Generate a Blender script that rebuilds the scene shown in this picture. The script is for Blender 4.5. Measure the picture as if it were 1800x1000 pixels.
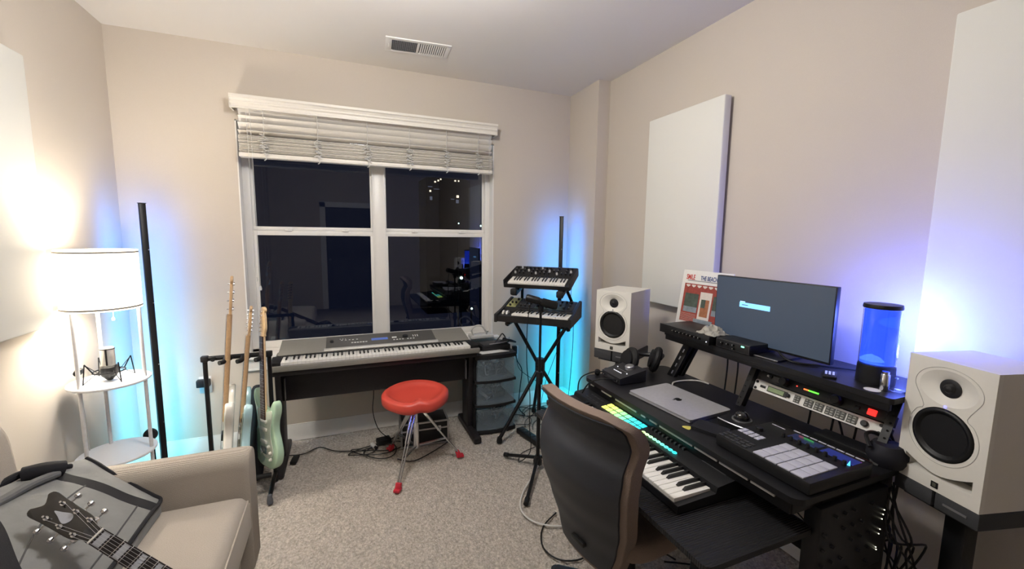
import bpy, bmesh, math, random
from mathutils import Vector, Matrix, noise
from math import sin, cos, pi, radians as R
random.seed(7)
for o in list(bpy.data.objects): bpy.data.objects.remove(o)
S = bpy.context.scene
COL = S.collection
CH = 1.5311
# ---------------- camera ----------------
cam = bpy.data.objects.new('camera', bpy.data.cameras.new('camera')); COL.objects.link(cam)
yaw, pit, rol = 0.3850, -0.1170, 0.0124
f0 = Vector((sin(yaw)*cos(pit), cos(yaw)*cos(pit), sin(pit)))
r0 = Vector((cos(yaw), -sin(yaw), 0)); u0 = r0.cross(f0)
rr = r0*cos(rol)+u0*sin(rol); uu = -r0*sin(rol)+u0*cos(rol)
cam.matrix_world = Matrix(((rr.x,uu.x,-f0.x,0),(rr.y,uu.y,-f0.y,0),(rr.z,uu.z,-f0.z,CH),(0,0,0,1)))
cam.data.sensor_width = 36; cam.data.lens = 734.5*36/1800; cam.data.clip_start = 0.02; cam.data.clip_end = 300
S.camera = cam
# ---------------- world, exposure ----------------
W = bpy.data.worlds.new('night_sky'); S.world = W; W.use_nodes = True
W.node_tree.nodes['Background'].inputs[0].default_value = (0.006, 0.008, 0.02, 1)
W.node_tree.nodes['Background'].inputs[1].default_value = 0.6
S.view_settings.view_transform = 'Standard'; S.view_settings.look = 'None'
S.view_settings.exposure = 0.5; S.view_settings.gamma = 1; S.view_settings.use_curve_mapping = False
LAMP_W, SHADE_E, FILL_W, LED_E, TANK_W, TANK_E = 19.0, 2.4, 46.0, 42.0, 12.0, 1.5
def light(name, kind, loc, power, color, size=0.05, rot=(0,0,0), spread=None):
    d = bpy.data.lights.new(name, kind); d.energy = power; d.color = color
    if kind == 'AREA':
        d.size = size; d.shape = 'DISK'
        if spread: d.spread = spread
    else: d.shadow_soft_size = size
    o = bpy.data.objects.new(name, d); o.location = loc; o.rotation_euler = rot; COL.objects.link(o); return o
light('bulb_light', 'POINT', (-1.098, 2.62, 1.285), LAMP_W, (1, .96, .89), 0.05)
light('overhead_fill_light', 'POINT', (0.2, 1.5, 2.50), FILL_W, (1, .98, .95), 0.12)  # fill light added overhead, out of view, to brighten the room
# ---------------- materials ----------------
def lin(c):
    return tuple((x/255/12.92 if x/255 <= .04045 else ((x/255+.055)/1.055)**2.4) for x in c)
MATS = {}
def mat(name, col, rough=.5, metal=0, bump=0, scale=80, var=.05, emit=None, es=0, trans=0, alpha=1, coat=0, vscale=None, ior=1.45, spec=None):
    if name in MATS: return MATS[name]
    m = bpy.data.materials.new(name); m.use_nodes = True; nt = m.node_tree; b = nt.nodes['Principled BSDF']
    c = lin(col); b.inputs['Roughness'].default_value = rough; b.inputs['Metallic'].default_value = metal
    b.inputs['IOR'].default_value = ior
    if spec is not None: b.inputs['Specular IOR Level'].default_value = spec
    tc = nt.nodes.new('ShaderNodeTexCoord'); no = nt.nodes.new('ShaderNodeTexNoise')
    no.inputs['Scale'].default_value = vscale or scale; no.inputs['Detail'].default_value = 3
    nt.links.new(tc.outputs['Object'], no.inputs['Vector'])
    rp = nt.nodes.new('ShaderNodeValToRGB')
    rp.color_ramp.elements[0].color = tuple(x*(1-var) for x in c)+(1,); rp.color_ramp.elements[0].position = .3
    rp.color_ramp.elements[1].color = tuple(min(1, x*(1+var)) for x in c)+(1,); rp.color_ramp.elements[1].position = .7
    nt.links.new(no.outputs[0], rp.inputs[0]); nt.links.new(rp.outputs[0], b.inputs['Base Color'])
    if bump:
        n2 = nt.nodes.new('ShaderNodeTexNoise'); n2.inputs['Scale'].default_value = scale; n2.inputs['Detail'].default_value = 4
        nt.links.new(tc.outputs['Object'], n2.inputs['Vector'])
        bp = nt.nodes.new('ShaderNodeBump'); bp.inputs['Strength'].default_value = bump; bp.inputs['Distance'].default_value = .01
        nt.links.new(n2.outputs[0], bp.inputs['Height']); nt.links.new(bp.outputs[0], b.inputs['Normal'])
    if emit: b.inputs['Emission Color'].default_value = lin(emit)+(1,); b.inputs['Emission Strength'].default_value = es
    if trans: b.inputs['Transmission Weight'].default_value = trans
    if alpha < 1: b.inputs['Alpha'].default_value = alpha
    if coat: b.inputs['Coat Weight'].default_value = coat; b.inputs['Coat Roughness'].default_value = .1
    MATS[name] = m; return m
WALL = mat('wall_paint', (200, 190, 177), .85, bump=.08, scale=300, var=.015)
CEILM = mat('ceiling_paint', (228, 223, 216), .9, bump=.1, scale=200, var=.01)
WHITE = mat('white_trim_paint', (228, 225, 220), .35, var=.01)
BLINDM = mat('white_blind_slats', (226, 220, 210), .4, var=.02)
PANELM = mat('white_acoustic_fabric', (222, 220, 212), .95, bump=.15, scale=900, var=.02)
BLK = mat('black_plastic', (24, 24, 26), .45, var=.1)
BLKM = mat('black_powder_metal', (20, 20, 22), .4, metal=.2, bump=.03, scale=500, var=.1)
DESKM = mat('black_desk_laminate', (22, 22, 25), .42, bump=.06, scale=600, var=.12)
GREY = mat('dark_grey_plastic', (52, 52, 55), .55, var=.06)
CHROME = mat('chrome', (205, 205, 208), .18, metal=1, var=.02)
SILV = mat('brushed_silver', (186, 186, 190), .35, metal=.85, var=.03)
SPKW = mat('white_speaker_vinyl', (216, 212, 204), .5, bump=.12, scale=700, var=.02)
SPKF = mat('white_speaker_baffle', (222, 219, 211), .45, var=.01)
CONE = mat('black_woofer_cone', (16, 16, 18), .5, bump=.05, scale=200, var=.1)
RUB = mat('black_rubber', (14, 14, 15), .6, var=.05)
CORD = mat('black_cable', (14, 14, 15), .5, var=.05)
WCORD = mat('white_cable', (205, 203, 198), .5, var=.03)
KEYW = mat('white_key_plastic', (232, 229, 222), .25, var=.01)
KEYB = mat('black_key_plastic', (12, 12, 13), .3, var=.05)
PIANO = mat('silver_grey_piano_shell', (138, 135, 128), .45, metal=.2, var=.03)
PIANOD = mat('dark_grey_piano_panel', (84, 82, 78), .45, var=.04)
WOODB = mat('dark_walnut_black_board', (34, 30, 32), .5, bump=.05, scale=120, var=.15)
REDV = mat('red_vinyl', (204, 74, 60), .38, bump=.06, scale=250, var=.05)
REDR = mat('red_rubber', (190, 40, 56), .5, var=.05)
MAPLE = mat('maple_neck', (196, 162, 122), .35, var=.08)
MAPLEL = mat('pale_maple', (224, 194, 150), .35, var=.06)
ROSE = mat('rosewood_fretboard', (62, 40, 32), .45, var=.2)
WG = mat('aged_white_lacquer', (230, 226, 216), .2, var=.01, coat=.5)
BG = mat('sonic_blue_lacquer', (176, 210, 216), .2, var=.01, coat=.5)
GG = mat('surf_green_lacquer', (176, 206, 178), .2, var=.01, coat=.5)
TSH = mat('mint_pickguard', (214, 222, 206), .3, var=.02)
SHELFW = mat('white_painted_shelf', (226, 226, 228), .35, var=.01)
TAUPE = mat('taupe_upholstery', (138, 120, 108), .95, bump=.5, scale=500, var=.08)
CHAIRB = mat('charcoal_chair_shell', (46, 48, 54), .55, bump=.05, scale=400, var=.08)
BAGG = mat('grey_bag_fabric', (126, 126, 125), .85, bump=.9, scale=14, var=.08)
BAGB = mat('black_webbing', (22, 22, 28), .8, bump=.3, scale=700, var=.1)
GLASSY = mat('clear_acrylic', (245, 250, 255), .02, trans=1, ior=1.3, var=0)
WATER = mat('tank_water', (30, 60, 200), .15, trans=.3, ior=1.2, var=0, emit=(52, 88, 235), es=TANK_E*.5)
DRAW = mat('frosted_drawer_plastic', (140, 156, 168), .25, alpha=.28, var=.05)
PAPER = mat('white_paper', (225, 223, 218), .8, var=.02)
CLEARBAG = mat('crumpled_plastic_bag', (190, 186, 176), .3, bump=.6, scale=60, alpha=.75, var=.1)
PADM = mat('pale_grey_pads', (186, 186, 198), .55, var=.03)
CASEM = mat('black_case_laminate', (26, 26, 28), .5, bump=.2, scale=300, var=.1)
def emis(name, col, st):
    if name in MATS: return MATS[name]
    m = mat(name, col, .5, var=0, emit=col, es=st); return m
def ribbed(name, col, freq, axis='X', strength=.6, rough=.95):
    m = mat(name, col, rough, bump=.3, scale=400, var=.06); nt = m.node_tree; b = nt.nodes['Principled BSDF']
    tc = nt.nodes.new('ShaderNodeTexCoord'); wv = nt.nodes.new('ShaderNodeTexWave'); wv.bands_direction = axis
    wv.inputs['Scale'].default_value = freq; wv.inputs['Distortion'].default_value = .4
    nt.links.new(tc.outputs['Object'], wv.inputs['Vector'])
    bp = nt.nodes.new('ShaderNodeBump'); bp.inputs['Strength'].default_value = strength; bp.inputs['Distance'].default_value = .004
    nt.links.new(wv.outputs['Fac'], bp.inputs['Height'])
    old = [l for l in nt.links if l.to_socket == b.inputs['Normal']][0].from_socket
    nt.links.new(old, bp.inputs['Normal']); nt.links.new(bp.outputs[0], b.inputs['Normal'])
    mx = nt.nodes.new('ShaderNodeMix'); mx.data_type = 'RGBA'; mx.blend_type = 'MULTIPLY'; mx.inputs[0].default_value = 1
    rp = nt.nodes.new('ShaderNodeValToRGB'); rp.color_ramp.elements[0].color = (.80, .80, .80, 1); rp.color_ramp.elements[1].color = (1, 1, 1, 1); rp.color_ramp.elements[1].position = .5
    c0 = [l for l in nt.links if l.to_socket == b.inputs['Base Color']][0].from_socket
    nt.links.new(wv.outputs['Fac'], rp.inputs[0]); nt.links.new(c0, mx.inputs[6]); nt.links.new(rp.outputs[0], mx.inputs[7])
    nt.links.new(mx.outputs[2], b.inputs['Base Color']); return m
SOFA = ribbed('beige_corduroy', (176, 166, 154), 80, 'Z', .35)
SOFAT = ribbed('beige_corduroy_seat', (184, 174, 162), 80, 'Y', .12)
TRAYM = ribbed('black_ribbed_tray_mat', (26, 26, 28), 40, 'Y', .6, .5)
def carpet_mat():
    m = mat('grey_beige_shag_carpet', (202, 194, 184), 1, bump=1, scale=130, var=.24, vscale=75); nt = m.node_tree; b = nt.nodes['Principled BSDF']
    b.inputs['Specular IOR Level'].default_value = .1
    tc = nt.nodes.new('ShaderNodeTexCoord'); vo = nt.nodes.new('ShaderNodeTexVoronoi'); vo.inputs['Scale'].default_value = 85
    nt.links.new(tc.outputs['Object'], vo.inputs['Vector'])
    rp = nt.nodes.new('ShaderNodeValToRGB'); rp.color_ramp.elements[0].color = (1, 1, 1, 1); rp.color_ramp.elements[1].color = (.6, .57, .54, 1); rp.color_ramp.elements[1].position = .8
    mx = nt.nodes.new('ShaderNodeMix'); mx.data_type = 'RGBA'; mx.blend_type = 'MULTIPLY'; mx.inputs[0].default_value = .65
    c0 = [l for l in nt.links if l.to_socket == b.inputs['Base Color']][0].from_socket
    nt.links.new(vo.outputs['Distance'], rp.inputs[0]); nt.links.new(c0, mx.inputs[6]); nt.links.new(rp.outputs[0], mx.inputs[7])
    nt.links.new(mx.outputs[2], b.inputs['Base Color']); return m
CARPET = carpet_mat()
def glass_mat():
    m = bpy.data.materials.new('window_glass'); m.use_nodes = True; nt = m.node_tree; nt.nodes.clear()
    out = nt.nodes.new('ShaderNodeOutputMaterial'); t = nt.nodes.new('ShaderNodeBsdfTransparent'); g = nt.nodes.new('ShaderNodeBsdfGlossy')
    t.inputs[0].default_value = (.8, .82, .85, 1); g.inputs['Roughness'].default_value = 0; g.inputs[0].default_value = (.85, .9, 1, 1)
    fr = nt.nodes.new('ShaderNodeFresnel'); fr.inputs[0].default_value = 1.75; mx = nt.nodes.new('ShaderNodeMixShader')
    nt.links.new(fr.outputs[0], mx.inputs[0]); nt.links.new(t.outputs[0], mx.inputs[1]); nt.links.new(g.outputs[0], mx.inputs[2]); nt.links.new(mx.outputs[0], out.inputs[0]); return m
GLASS = glass_mat()
# ---------------- mesh builder ----------------
def tr(loc=(0,0,0), rot=(0,0,0)):
    from mathutils import Euler
    return Matrix.Translation(loc) @ Euler(rot, 'XYZ').to_matrix().to_4x4()
def catmull(pts, n=6, closed=False):
    P = [Vector(p) for p in pts]; out = []; N = len(P)
    rng = range(N) if closed else range(N-1)
    for i in rng:
        g = (lambda k: P[k % N]) if closed else (lambda k: P[max(0, min(N-1, k))])
        a, b, c, d = g(i-1), g(i), g(i+1), g(i+2)
        for k in range(n):
            t = k/n; out.append(.5*((2*b)+(-a+c)*t+(2*a-5*b+4*c-d)*t*t+(-a+3*b-3*c+d)*t**3))
    if not closed: out.append(P[-1])
    return out
class MB:
    def __init__(s): s.v = []; s.f = []; s.fm = []; s.mats = []; s.x = Matrix()
    def mi(s, m):
        if m not in s.mats: s.mats.append(m)
        return s.mats.index(m)
    def add(s, vs, fs, m, M=None):
        b = len(s.v); M = s.x @ (M if M is not None else Matrix()); s.v += [M @ Vector(v) for v in vs]
        i = s.mi(m); s.f += [tuple(b+k for k in f) for f in fs]; s.fm += [i]*len(fs); return s
    def box(s, c, d, m, bev=0, rot=(0,0,0), seg=2):
        bm = bmesh.new(); bmesh.ops.create_cube(bm, size=1); bmesh.ops.scale(bm, vec=d, verts=bm.verts)
        if bev: bmesh.ops.bevel(bm, geom=bm.edges[:], offset=min(bev, min(d)*.49), segments=seg, affect='EDGES', profile=.5)
        bm.verts.index_update(); vs = [v.co.copy() for v in bm.verts]; fs = [[v.index for v in f.verts] for f in bm.faces]; bm.free()
        return s.add(vs, fs, m, tr(c, rot))
    def b2(s, a, b, m, bev=0):
        return s.box([(a[i]+b[i])/2 for i in range(3)], [abs(b[i]-a[i]) for i in range(3)], m, bev)
    def cyl(s, p, q, r, m, r2=None, n=16, cap=True):
        p, q = Vector(p), Vector(q); r2 = r if r2 is None else r2; d = (q-p).normalized()
        a = d.orthogonal().normalized(); b = d.cross(a); vs = []
        for (c, rad) in ((p, r), (q, r2)):
            for i in range(n): t = 2*pi*i/n; vs.append(c+(a*cos(t)+b*sin(t))*rad)
        fs = [(i, (i+1) % n, n+(i+1) % n, n+i) for i in range(n)]
        if cap: fs += [tuple(range(n-1, -1, -1)), tuple(range(n, 2*n))]
        return s.add(vs, fs, m)
    def lathe(s, prof, m, c=(0,0,0), rot=(0,0,0), n=32, sx=1, sy=1):
        vs = []; fs = []; k = len(prof)
        for (r, z) in prof:
            for i in range(n): t = 2*pi*i/n; vs.append((r*cos(t)*sx, r*sin(t)*sy, z))
        for j in range(k-1):
            for i in range(n): fs.append((j*n+i, j*n+(i+1) % n, (j+1)*n+(i+1) % n, (j+1)*n+i))
        if prof[0][0] > 1e-5: fs.append(tuple(range(n-1, -1, -1)))
        if prof[-1][0] > 1e-5: fs.append(tuple((k-1)*n+i for i in range(n)))
        return s.add(vs, fs, m, tr(c, rot))
    def open_lathe(s, prof, m, c=(0,0,0), rot=(0,0,0), n=32):
        vs = []; fs = []
        for (r, z) in prof:
            for i in range(n): t = 2*pi*i/n; vs.append((r*cos(t), r*sin(t), z))
        for j in range(len(prof)-1):
            for i in range(n): fs.append((j*n+i, j*n+(i+1) % n, (j+1)*n+(i+1) % n, (j+1)*n+i))
        return s.add(vs, fs, m, tr(c, rot))
    def tube(s, pts, r, m, n=8, sm=5, closed=False):
        P = catmull(pts, sm, closed) if sm else [Vector(p) for p in pts]; vs = []; fs = []; N = len(P)
        up = None
        for i, p in enumerate(P):
            if closed: d = (P[(i+1) % N]-P[i-1]).normalized()
            else: d = (P[min(i+1, N-1)]-P[max(i-1, 0)]).normalized()
            if up is None: up = d.orthogonal().normalized()
            up = (up-d*up.dot(d)); up = up.normalized() if up.length > 1e-6 else d.orthogonal().normalized()
            b = d.cross(up)
            for k in range(n): t = 2*pi*k/n; vs.append(p+(up*cos(t)+b*sin(t))*r)
        for i in range(N if closed else N-1):
            for k in range(n): fs.append((i*n+k, i*n+(k+1) % n, ((i+1) % N)*n+(k+1) % n, ((i+1) % N)*n+k))
        if not closed: fs += [tuple(range(n-1, -1, -1)), tuple((N-1)*n+k for k in range(n))]
        return s.add(vs, fs, m)
    def prism(s, out, d, m, M=None, bev=0):
        # out: 2D (x,z) outline, thickness d along y centred on 0, optional bevel
        n = len(out); cx = sum(p[0] for p in out)/n; cz = sum(p[1] for p in out)/n; vs = []; rings = []
        if bev:
            ins = []
            for i in range(n):
                a = Vector(out[i-1][:2]); b = Vector(out[(i+1) % n][:2]); t = (b-a).normalized(); nn = Vector((t.y, -t.x))
                ins.append(nn*bev)
            area = sum(out[i][0]*out[(i+1) % n][1]-out[(i+1) % n][0]*out[i][1] for i in range(n)); sg = 1 if area < 0 else -1
            rings = [(-d/2, sg), (-d/2+bev*.3, sg*.3), (-d/2+bev, 0), (d/2-bev, 0), (d/2-bev*.3, sg*.3), (d/2, sg)]
        else: ins = [Vector((0, 0))]*n; rings = [(-d/2, 0), (d/2, 0)]
        for (y, k) in rings:
            for i in range(n): vs.append((out[i][0]+ins[i].x*k, y, out[i][1]+ins[i].y*k))
        fs = [tuple(range(n)), tuple((len(rings)-1)*n+i for i in range(n-1, -1, -1))]
        for j in range(len(rings)-1):
            for i in range(n): fs.append((j*n+i, (j+1)*n+i, (j+1)*n+(i+1) % n, j*n+(i+1) % n))
        return s.add(vs, fs, m, M)
    def grid(s, fn, nu, nv, m, closed_u=False):
        vs = [fn(i/(nu-1) if not closed_u else i/nu, j/(nv-1)) for j in range(nv) for i in range(nu)]; fs = []
        for j in range(nv-1):
            for i in range(nu if closed_u else nu-1): fs.append((j*nu+i, j*nu+(i+1) % nu, (j+1)*nu+(i+1) % nu, (j+1)*nu+i))
        return s.add(vs, fs, m)
    def build(s, name, parent=None, label=None, ang=35, loc=None, rot=None):
        me = bpy.data.meshes.new(name); me.from_pydata([tuple(v) for v in s.v], [], s.f)
        for m in s.mats: me.materials.append(m)
        me.polygons.foreach_set('material_index', s.fm); me.polygons.foreach_set('use_smooth', [True]*len(s.f))
        me.update()
        bm = bmesh.new(); bm.from_mesh(me); bmesh.ops.recalc_face_normals(bm, faces=bm.faces[:]); bm.to_mesh(me); bm.free()
        me.set_sharp_from_angle(angle=R(ang))
        o = bpy.data.objects.new(name, me); COL.objects.link(o)
        if parent: o.parent = parent
        if label: o['label'] = label
        if loc: o.location = loc
        if rot: o.rotation_euler = rot
        return o
def tag(o, label, cat, group=None, kind=None):
    o['label'] = label; o['category'] = cat
    if group: o['group'] = group
    if kind: o['kind'] = kind
    return o
def thing(name, label, cat, loc=(0,0,0), rot=(0,0,0), group=None, kind=None):
    o = bpy.data.objects.new(name, None); o.empty_display_size = .05; COL.objects.link(o); o.location = loc
    o.rotation_euler = rot if not isinstance(rot, (int, float)) else (0, 0, rot)
    if kind: o['kind'] = kind
    if label: tag(o, label, cat, group)
    return o
def copy(o, parent, loc, rot=None, label=None):
    c = o.copy(); COL.objects.link(c); c.parent = parent; c.location = loc
    if rot: c.rotation_euler = rot
    return c
def copytree(o, loc=None, rot=None, parent=None):
    c = o.copy(); COL.objects.link(c)
    if parent: c.parent = parent
    for ch in list(o.children): copytree(ch, parent=c)
    if loc is not None: c.location = loc
    if rot is not None: c.rotation_euler = rot
    return c
def struct(mb, name, parent=None, **k):
    o = mb.build(name, parent, **k)
    if not parent: o['kind'] = 'structure'
    return o
def text(s, size, m, parent, loc, rot, depth=.0006, name='lettering', bold=0, sx=1):
    cu = bpy.data.curves.new(name, 'FONT'); cu.body = s; cu.size = size; cu.extrude = depth; cu.offset = bold; cu.align_x = 'CENTER'; cu.align_y = 'CENTER'
    t = bpy.data.objects.new(name, cu); COL.objects.link(t); dg = bpy.context.evaluated_depsgraph_get()
    me = bpy.data.meshes.new_from_object(t.evaluated_get(dg)); bpy.data.objects.remove(t)
    me.materials.clear(); me.materials.append(m)
    o = bpy.data.objects.new(name, me); COL.objects.link(o); o.parent = parent; o.location = loc; o.rotation_euler = rot; o.scale = (sx, 1, 1); return o
def plate(outer, holes, y, m, mb):
    # flat face in XZ at depth y with holes (lists of (x,z))
    bm = bmesh.new()
    for lp in [outer]+holes:
        vs = [bm.verts.new((p[0], y, p[1])) for p in lp]
        for i in range(len(vs)): bm.edges.new((vs[i], vs[(i+1) % len(vs)]))
    bmesh.ops.triangle_fill(bm, use_beauty=True, edges=bm.edges[:])
    bm.verts.index_update(); mb.add([v.co.copy() for v in bm.verts], [[v.index for v in f.verts] for f in bm.faces], m); bm.free()
def circ(cx, cz, r, n=40): return [(cx+r*cos(2*pi*i/n), cz+r*sin(2*pi*i/n)) for i in range(n)]

# ================= ROOM =================
XL, XR, YB, YF, ZC, XC, YC = -1.276, 1.994, 3.345, -2.3, 2.74, 1.887, 2.909
def floor_mesh():
    nx, ny = 330, 420; x0, x1, y0, y1 = XL-.02, XR+.02, -.6, YB+.02; vs = []; fs = []
    for j in range(ny+1):
        for i in range(nx+1):
            x = x0+(x1-x0)*i/nx; y = y0+(y1-y0)*j/ny
            z = (noise.noise((x*26, y*26, 0))*.4+noise.noise((x*62, y*62, 3))*.7)*.016-.008+random.uniform(-.003, .003)
            vs.append((x, y, min(z, 0)))
    for j in range(ny):
        for i in range(nx): a = j*(nx+1)+i; fs.append((a, a+1, a+nx+2, a+nx+1))
    mb = MB(); mb.add(vs, fs, CARPET); mb.b2((XL-.02, YF-.02, -.1), (XR+.02, YB+.02, -.03), CARPET); mb.b2((XL-.02, YF-.02, -.05), (XR+.02, -.59, -.002), CARPET)
    return mb
struct(floor_mesh(), 'floor', ang=180)
struct(MB().b2((XL-.1, YF-.1, ZC), (XR+.1, YB+.2, ZC+.1), CEILM), 'ceiling')
struct(MB().b2((XL-.1, YF-.1, -.05), (XL, YB+.2, ZC+.05), WALL), 'wall_left')
struct(MB().b2((XR, YF-.1, -.05), (XR+.1, YB+.2, ZC+.05), WALL), 'wall_right')
WX0, WX1, WZ0, WZ1 = -.635, 1.18, .66, 2.27
wb = MB()
wb.b2((XL, YB, -.05), (WX0, YB+.15, ZC+.05), WALL).b2((WX1, YB, -.05), (XR, YB+.15, ZC+.05), WALL)
wb.b2((WX0, YB, -.05), (WX1, YB+.15, WZ0), WALL).b2((WX0, YB, WZ1), (WX1, YB+.15, ZC+.05), WALL)
struct(wb, 'wall_back')
struct(MB().b2((XC, YC, -.02), (XR+.02, YB+.02, ZC+.02), WALL), 'wall_corner')
struct(MB().b2((XL, YF-.1, -.05), (-.3, YF, ZC+.05), WALL).b2((.62, YF-.1, -.05), (XR, YF, ZC+.05), WALL).b2((-.3, YF-.1, 2.05), (.62, YF, ZC+.05), WALL), 'wall_front')
def bb(a, b, nrm):
    mb = MB(); t, h = .014, .125
    ax = Vector(nrm)
    pf = [(0, 0), (t, 0), (t, h-.022), (t*.55, h-.012), (t*.45, h), (0, h)]
    a, b = Vector(a), Vector(b); vs = []
    for p in (a, b):
        for (u, z) in pf: vs.append(p+ax*u+Vector((0, 0, z)))
    n = len(pf); fs = [(i, (i+1) % n, n+(i+1) % n, n+i) for i in range(n)]+[tuple(range(n)), tuple(range(2*n-1, n-1, -1))]
    return mb.add(vs, fs, WHITE)
Zb = -.004
struct(bb((XL, YB, Zb), (XC, YB, Zb), (0, -1, 0)), 'baseboard_back')
struct(bb((XL, YB, Zb), (XL, YF, Zb), (1, 0, 0)), 'baseboard_left')
struct(bb((XR, YC, Zb), (XR, YF, Zb), (-1, 0, 0)), 'baseboard_right')
m_ = bb((XC, YC-.0, Zb), (XC, YB, Zb), (-1, 0, 0)); m2 = bb((XC-.014, YC, Zb), (XR, YC, Zb), (0, -1, 0)); m_.add(m2.v, m2.f, WHITE)
struct(m_, 'baseboard_corner')
# door behind the camera (seen only as a reflection in the window)
d = thing('door_1', None, None, (.16, YF, 0), kind='structure')
mb = MB(); mb.b2((-.56, -.01, 0), (-.46, .02, 2.14), WHITE).b2((.46, -.01, 0), (.56, .02, 2.14), WHITE).b2((-.56, -.01, 2.05), (.56, .02, 2.15), WHITE); mb.build('casing', d)
mb = MB(); mb.b2((-.46, -.085, 0), (.46, -.05, 2.05), mat('dark_door', (60, 58, 60), .5))
for (x, z, w, h) in ((-.2, .5, .3, .7), (.2, .5, .3, .7), (-.2, 1.5, .3, .9), (.2, 1.5, .3, .9)): mb.box((x, -.048, z), (w, .01, h), mat('dark_door', (60, 58, 60)), .004)
mb.build('slab', d)
MB().lathe([(.0, 0), (.025, .0), (.028, .02), (.012, .03), (.012, .05), (0, .05)], CHROME, (-.4, -.0, 1), (R(90), 0, 0), 16).build('handle', d)
# ---- window
w = thing('window_1', None, None, (0, YB, 0), kind='structure')
GY = .125
mb = MB()
mb.b2((WX0, 0, WZ0), (WX0+.008, .15, WZ1), WHITE).b2((WX1-.008, 0, WZ0), (WX1, .15, WZ1), WHITE).b2((WX0, 0, WZ1-.008), (WX1, .15, WZ1), WHITE)
# vinyl outer frame
mb.b2((WX0+.008, GY-.04, WZ0), (-.583, GY+.03, WZ1), WHITE, .002).b2((1.135, GY-.04, WZ0), (WX1-.008, GY+.03, WZ1), WHITE, .002)
mb.b2((.225, GY-.05, WZ0), (.312, GY+.03, WZ1), WHITE, .003)
mb.b2((.222, GY-.055, WZ0), (.228, GY-.04, WZ1), WHITE).b2((.308, GY-.055, WZ0), (.316, GY-.04, WZ1), WHITE)
mb.b2((WX0, GY-.04, WZ1-.05), (WX1, GY+.03, WZ1), WHITE).b2((WX0, GY-.04, WZ0), (WX1, GY+.03, WZ0+.03), WHITE)
mb.build('window_frame', w)
mb = MB(); mb.b2((WX0-.05, -.055, WZ0-.012), (WX1+.05, GY, WZ0+.012), WHITE, .006); mb.build('sill', w)
mb = MB(); mb.b2((WX0-.03, -.02, WZ0-.09), (WX1+.03, 0, WZ0-.012), WHITE, .004).b2((WX0-.035, -.03, WZ0-.035), (WX1+.035, 0, WZ0-.012), WHITE, .006).b2((WX0-.03, -.024, WZ0-.1), (WX1+.03, 0, WZ0-.085), WHITE, .004); mb.build('apron', w)
for (xa, xb) in ((-.583, .225), (.312, 1.135)):
    for (za, zb, yy) in ((WZ0+.03, 1.545, GY-.02), (1.545, WZ1-.05, GY+.005)):
        t = .022 if za < 1 else .016; mb = MB()
        mb.b2((xa, yy-.012, za), (xa+t, yy+.012, zb), WHITE, .003).b2((xb-t, yy-.012, za), (xb, yy+.012, zb), WHITE, .003)
        rl = .034 if za < 1 else .028
        mb.b2((xa, yy-.013, zb-(rl if za < 1 else t)), (xb, yy+.013, zb), WHITE, .003).b2((xa, yy-.013, za), (xb, yy+.013, za+(.05 if za < 1 else rl)), WHITE, .003)
        s_ = mb.build('sash', w)
        MB().b2((xa+t*.5, yy-.002, za+.02), (xb-t*.5, yy+.002, zb-.01), GLASS).build('pane', s_)
        if za < 1:
            for fx in (.28, .75): MB().box((xa+(xb-xa)*fx, yy-.016, zb+.004), (.05, .02, .012), WHITE, .004).box((xa+(xb-xa)*fx+.01, yy-.022, zb+.012), (.03, .012, .008), WHITE, .003).build('sash_lock', s_)
# ---- blind
b = thing('window_blind', 'white wooden slat blind pulled half way up above the night window', 'blind', (.27, 3.29, 2.02))
bx0, bx1 = -.875, .868
pf = [(-.046, .298), (-.056, .300), (-.056, .308), (-.052, .312), (-.052, .326), (-.062, .334), (-.062, .341), (-.058, .345), (-.066, .358), (-.076, .364), (-.076, .379), (0.05, .381), (0.05, .370), (-.060, .368), (-.046, .345)]
mb = MB(); xs = (bx0-.03, bx1+.03)
vs = [(x, y, z) for x in xs for (y, z) in pf]; n = len(pf)
mb.add(vs, [(i, (i+1) % n, n+(i+1) % n, n+i) for i in range(n)]+[tuple(range(n)), tuple(range(2*n-1, n-1, -1))], BLINDM)
for x in xs: mb.b2((x-.006, -.052, .300), (x+.006, .055, .375), BLINDM, .003)
mb.build('valance', b, ang=20)
MB().b2((bx0+.02, -.03, .33), (bx1-.02, .04, .366), BLINDM, .004).build('headrail', b)
sl = None
zs = [(.292, -48), (.246, -50), (.202, -46), (.162, -20)]+[(.138-.0062*i, 3*sin(i*1.7)) for i in range(17)]
for i, (z, a) in enumerate(zs):
    if sl is None: sl = MB().b2((bx0, -.026, -.0016), (bx1, .026, .0016), BLINDM, .001).build('slat', b)
    o = sl if i == 0 else copy(sl, b, (0, 0, 0))
    o.location = (random.uniform(-.003, .003), 0.004*sin(i*2.3), z); o.rotation_euler = (R(a), 0, 0)
MB().b2((bx0-.002, -.032, 0), (bx1+.002, .028, .03), BLINDM, .006).build('bottom_rail', b)
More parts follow.
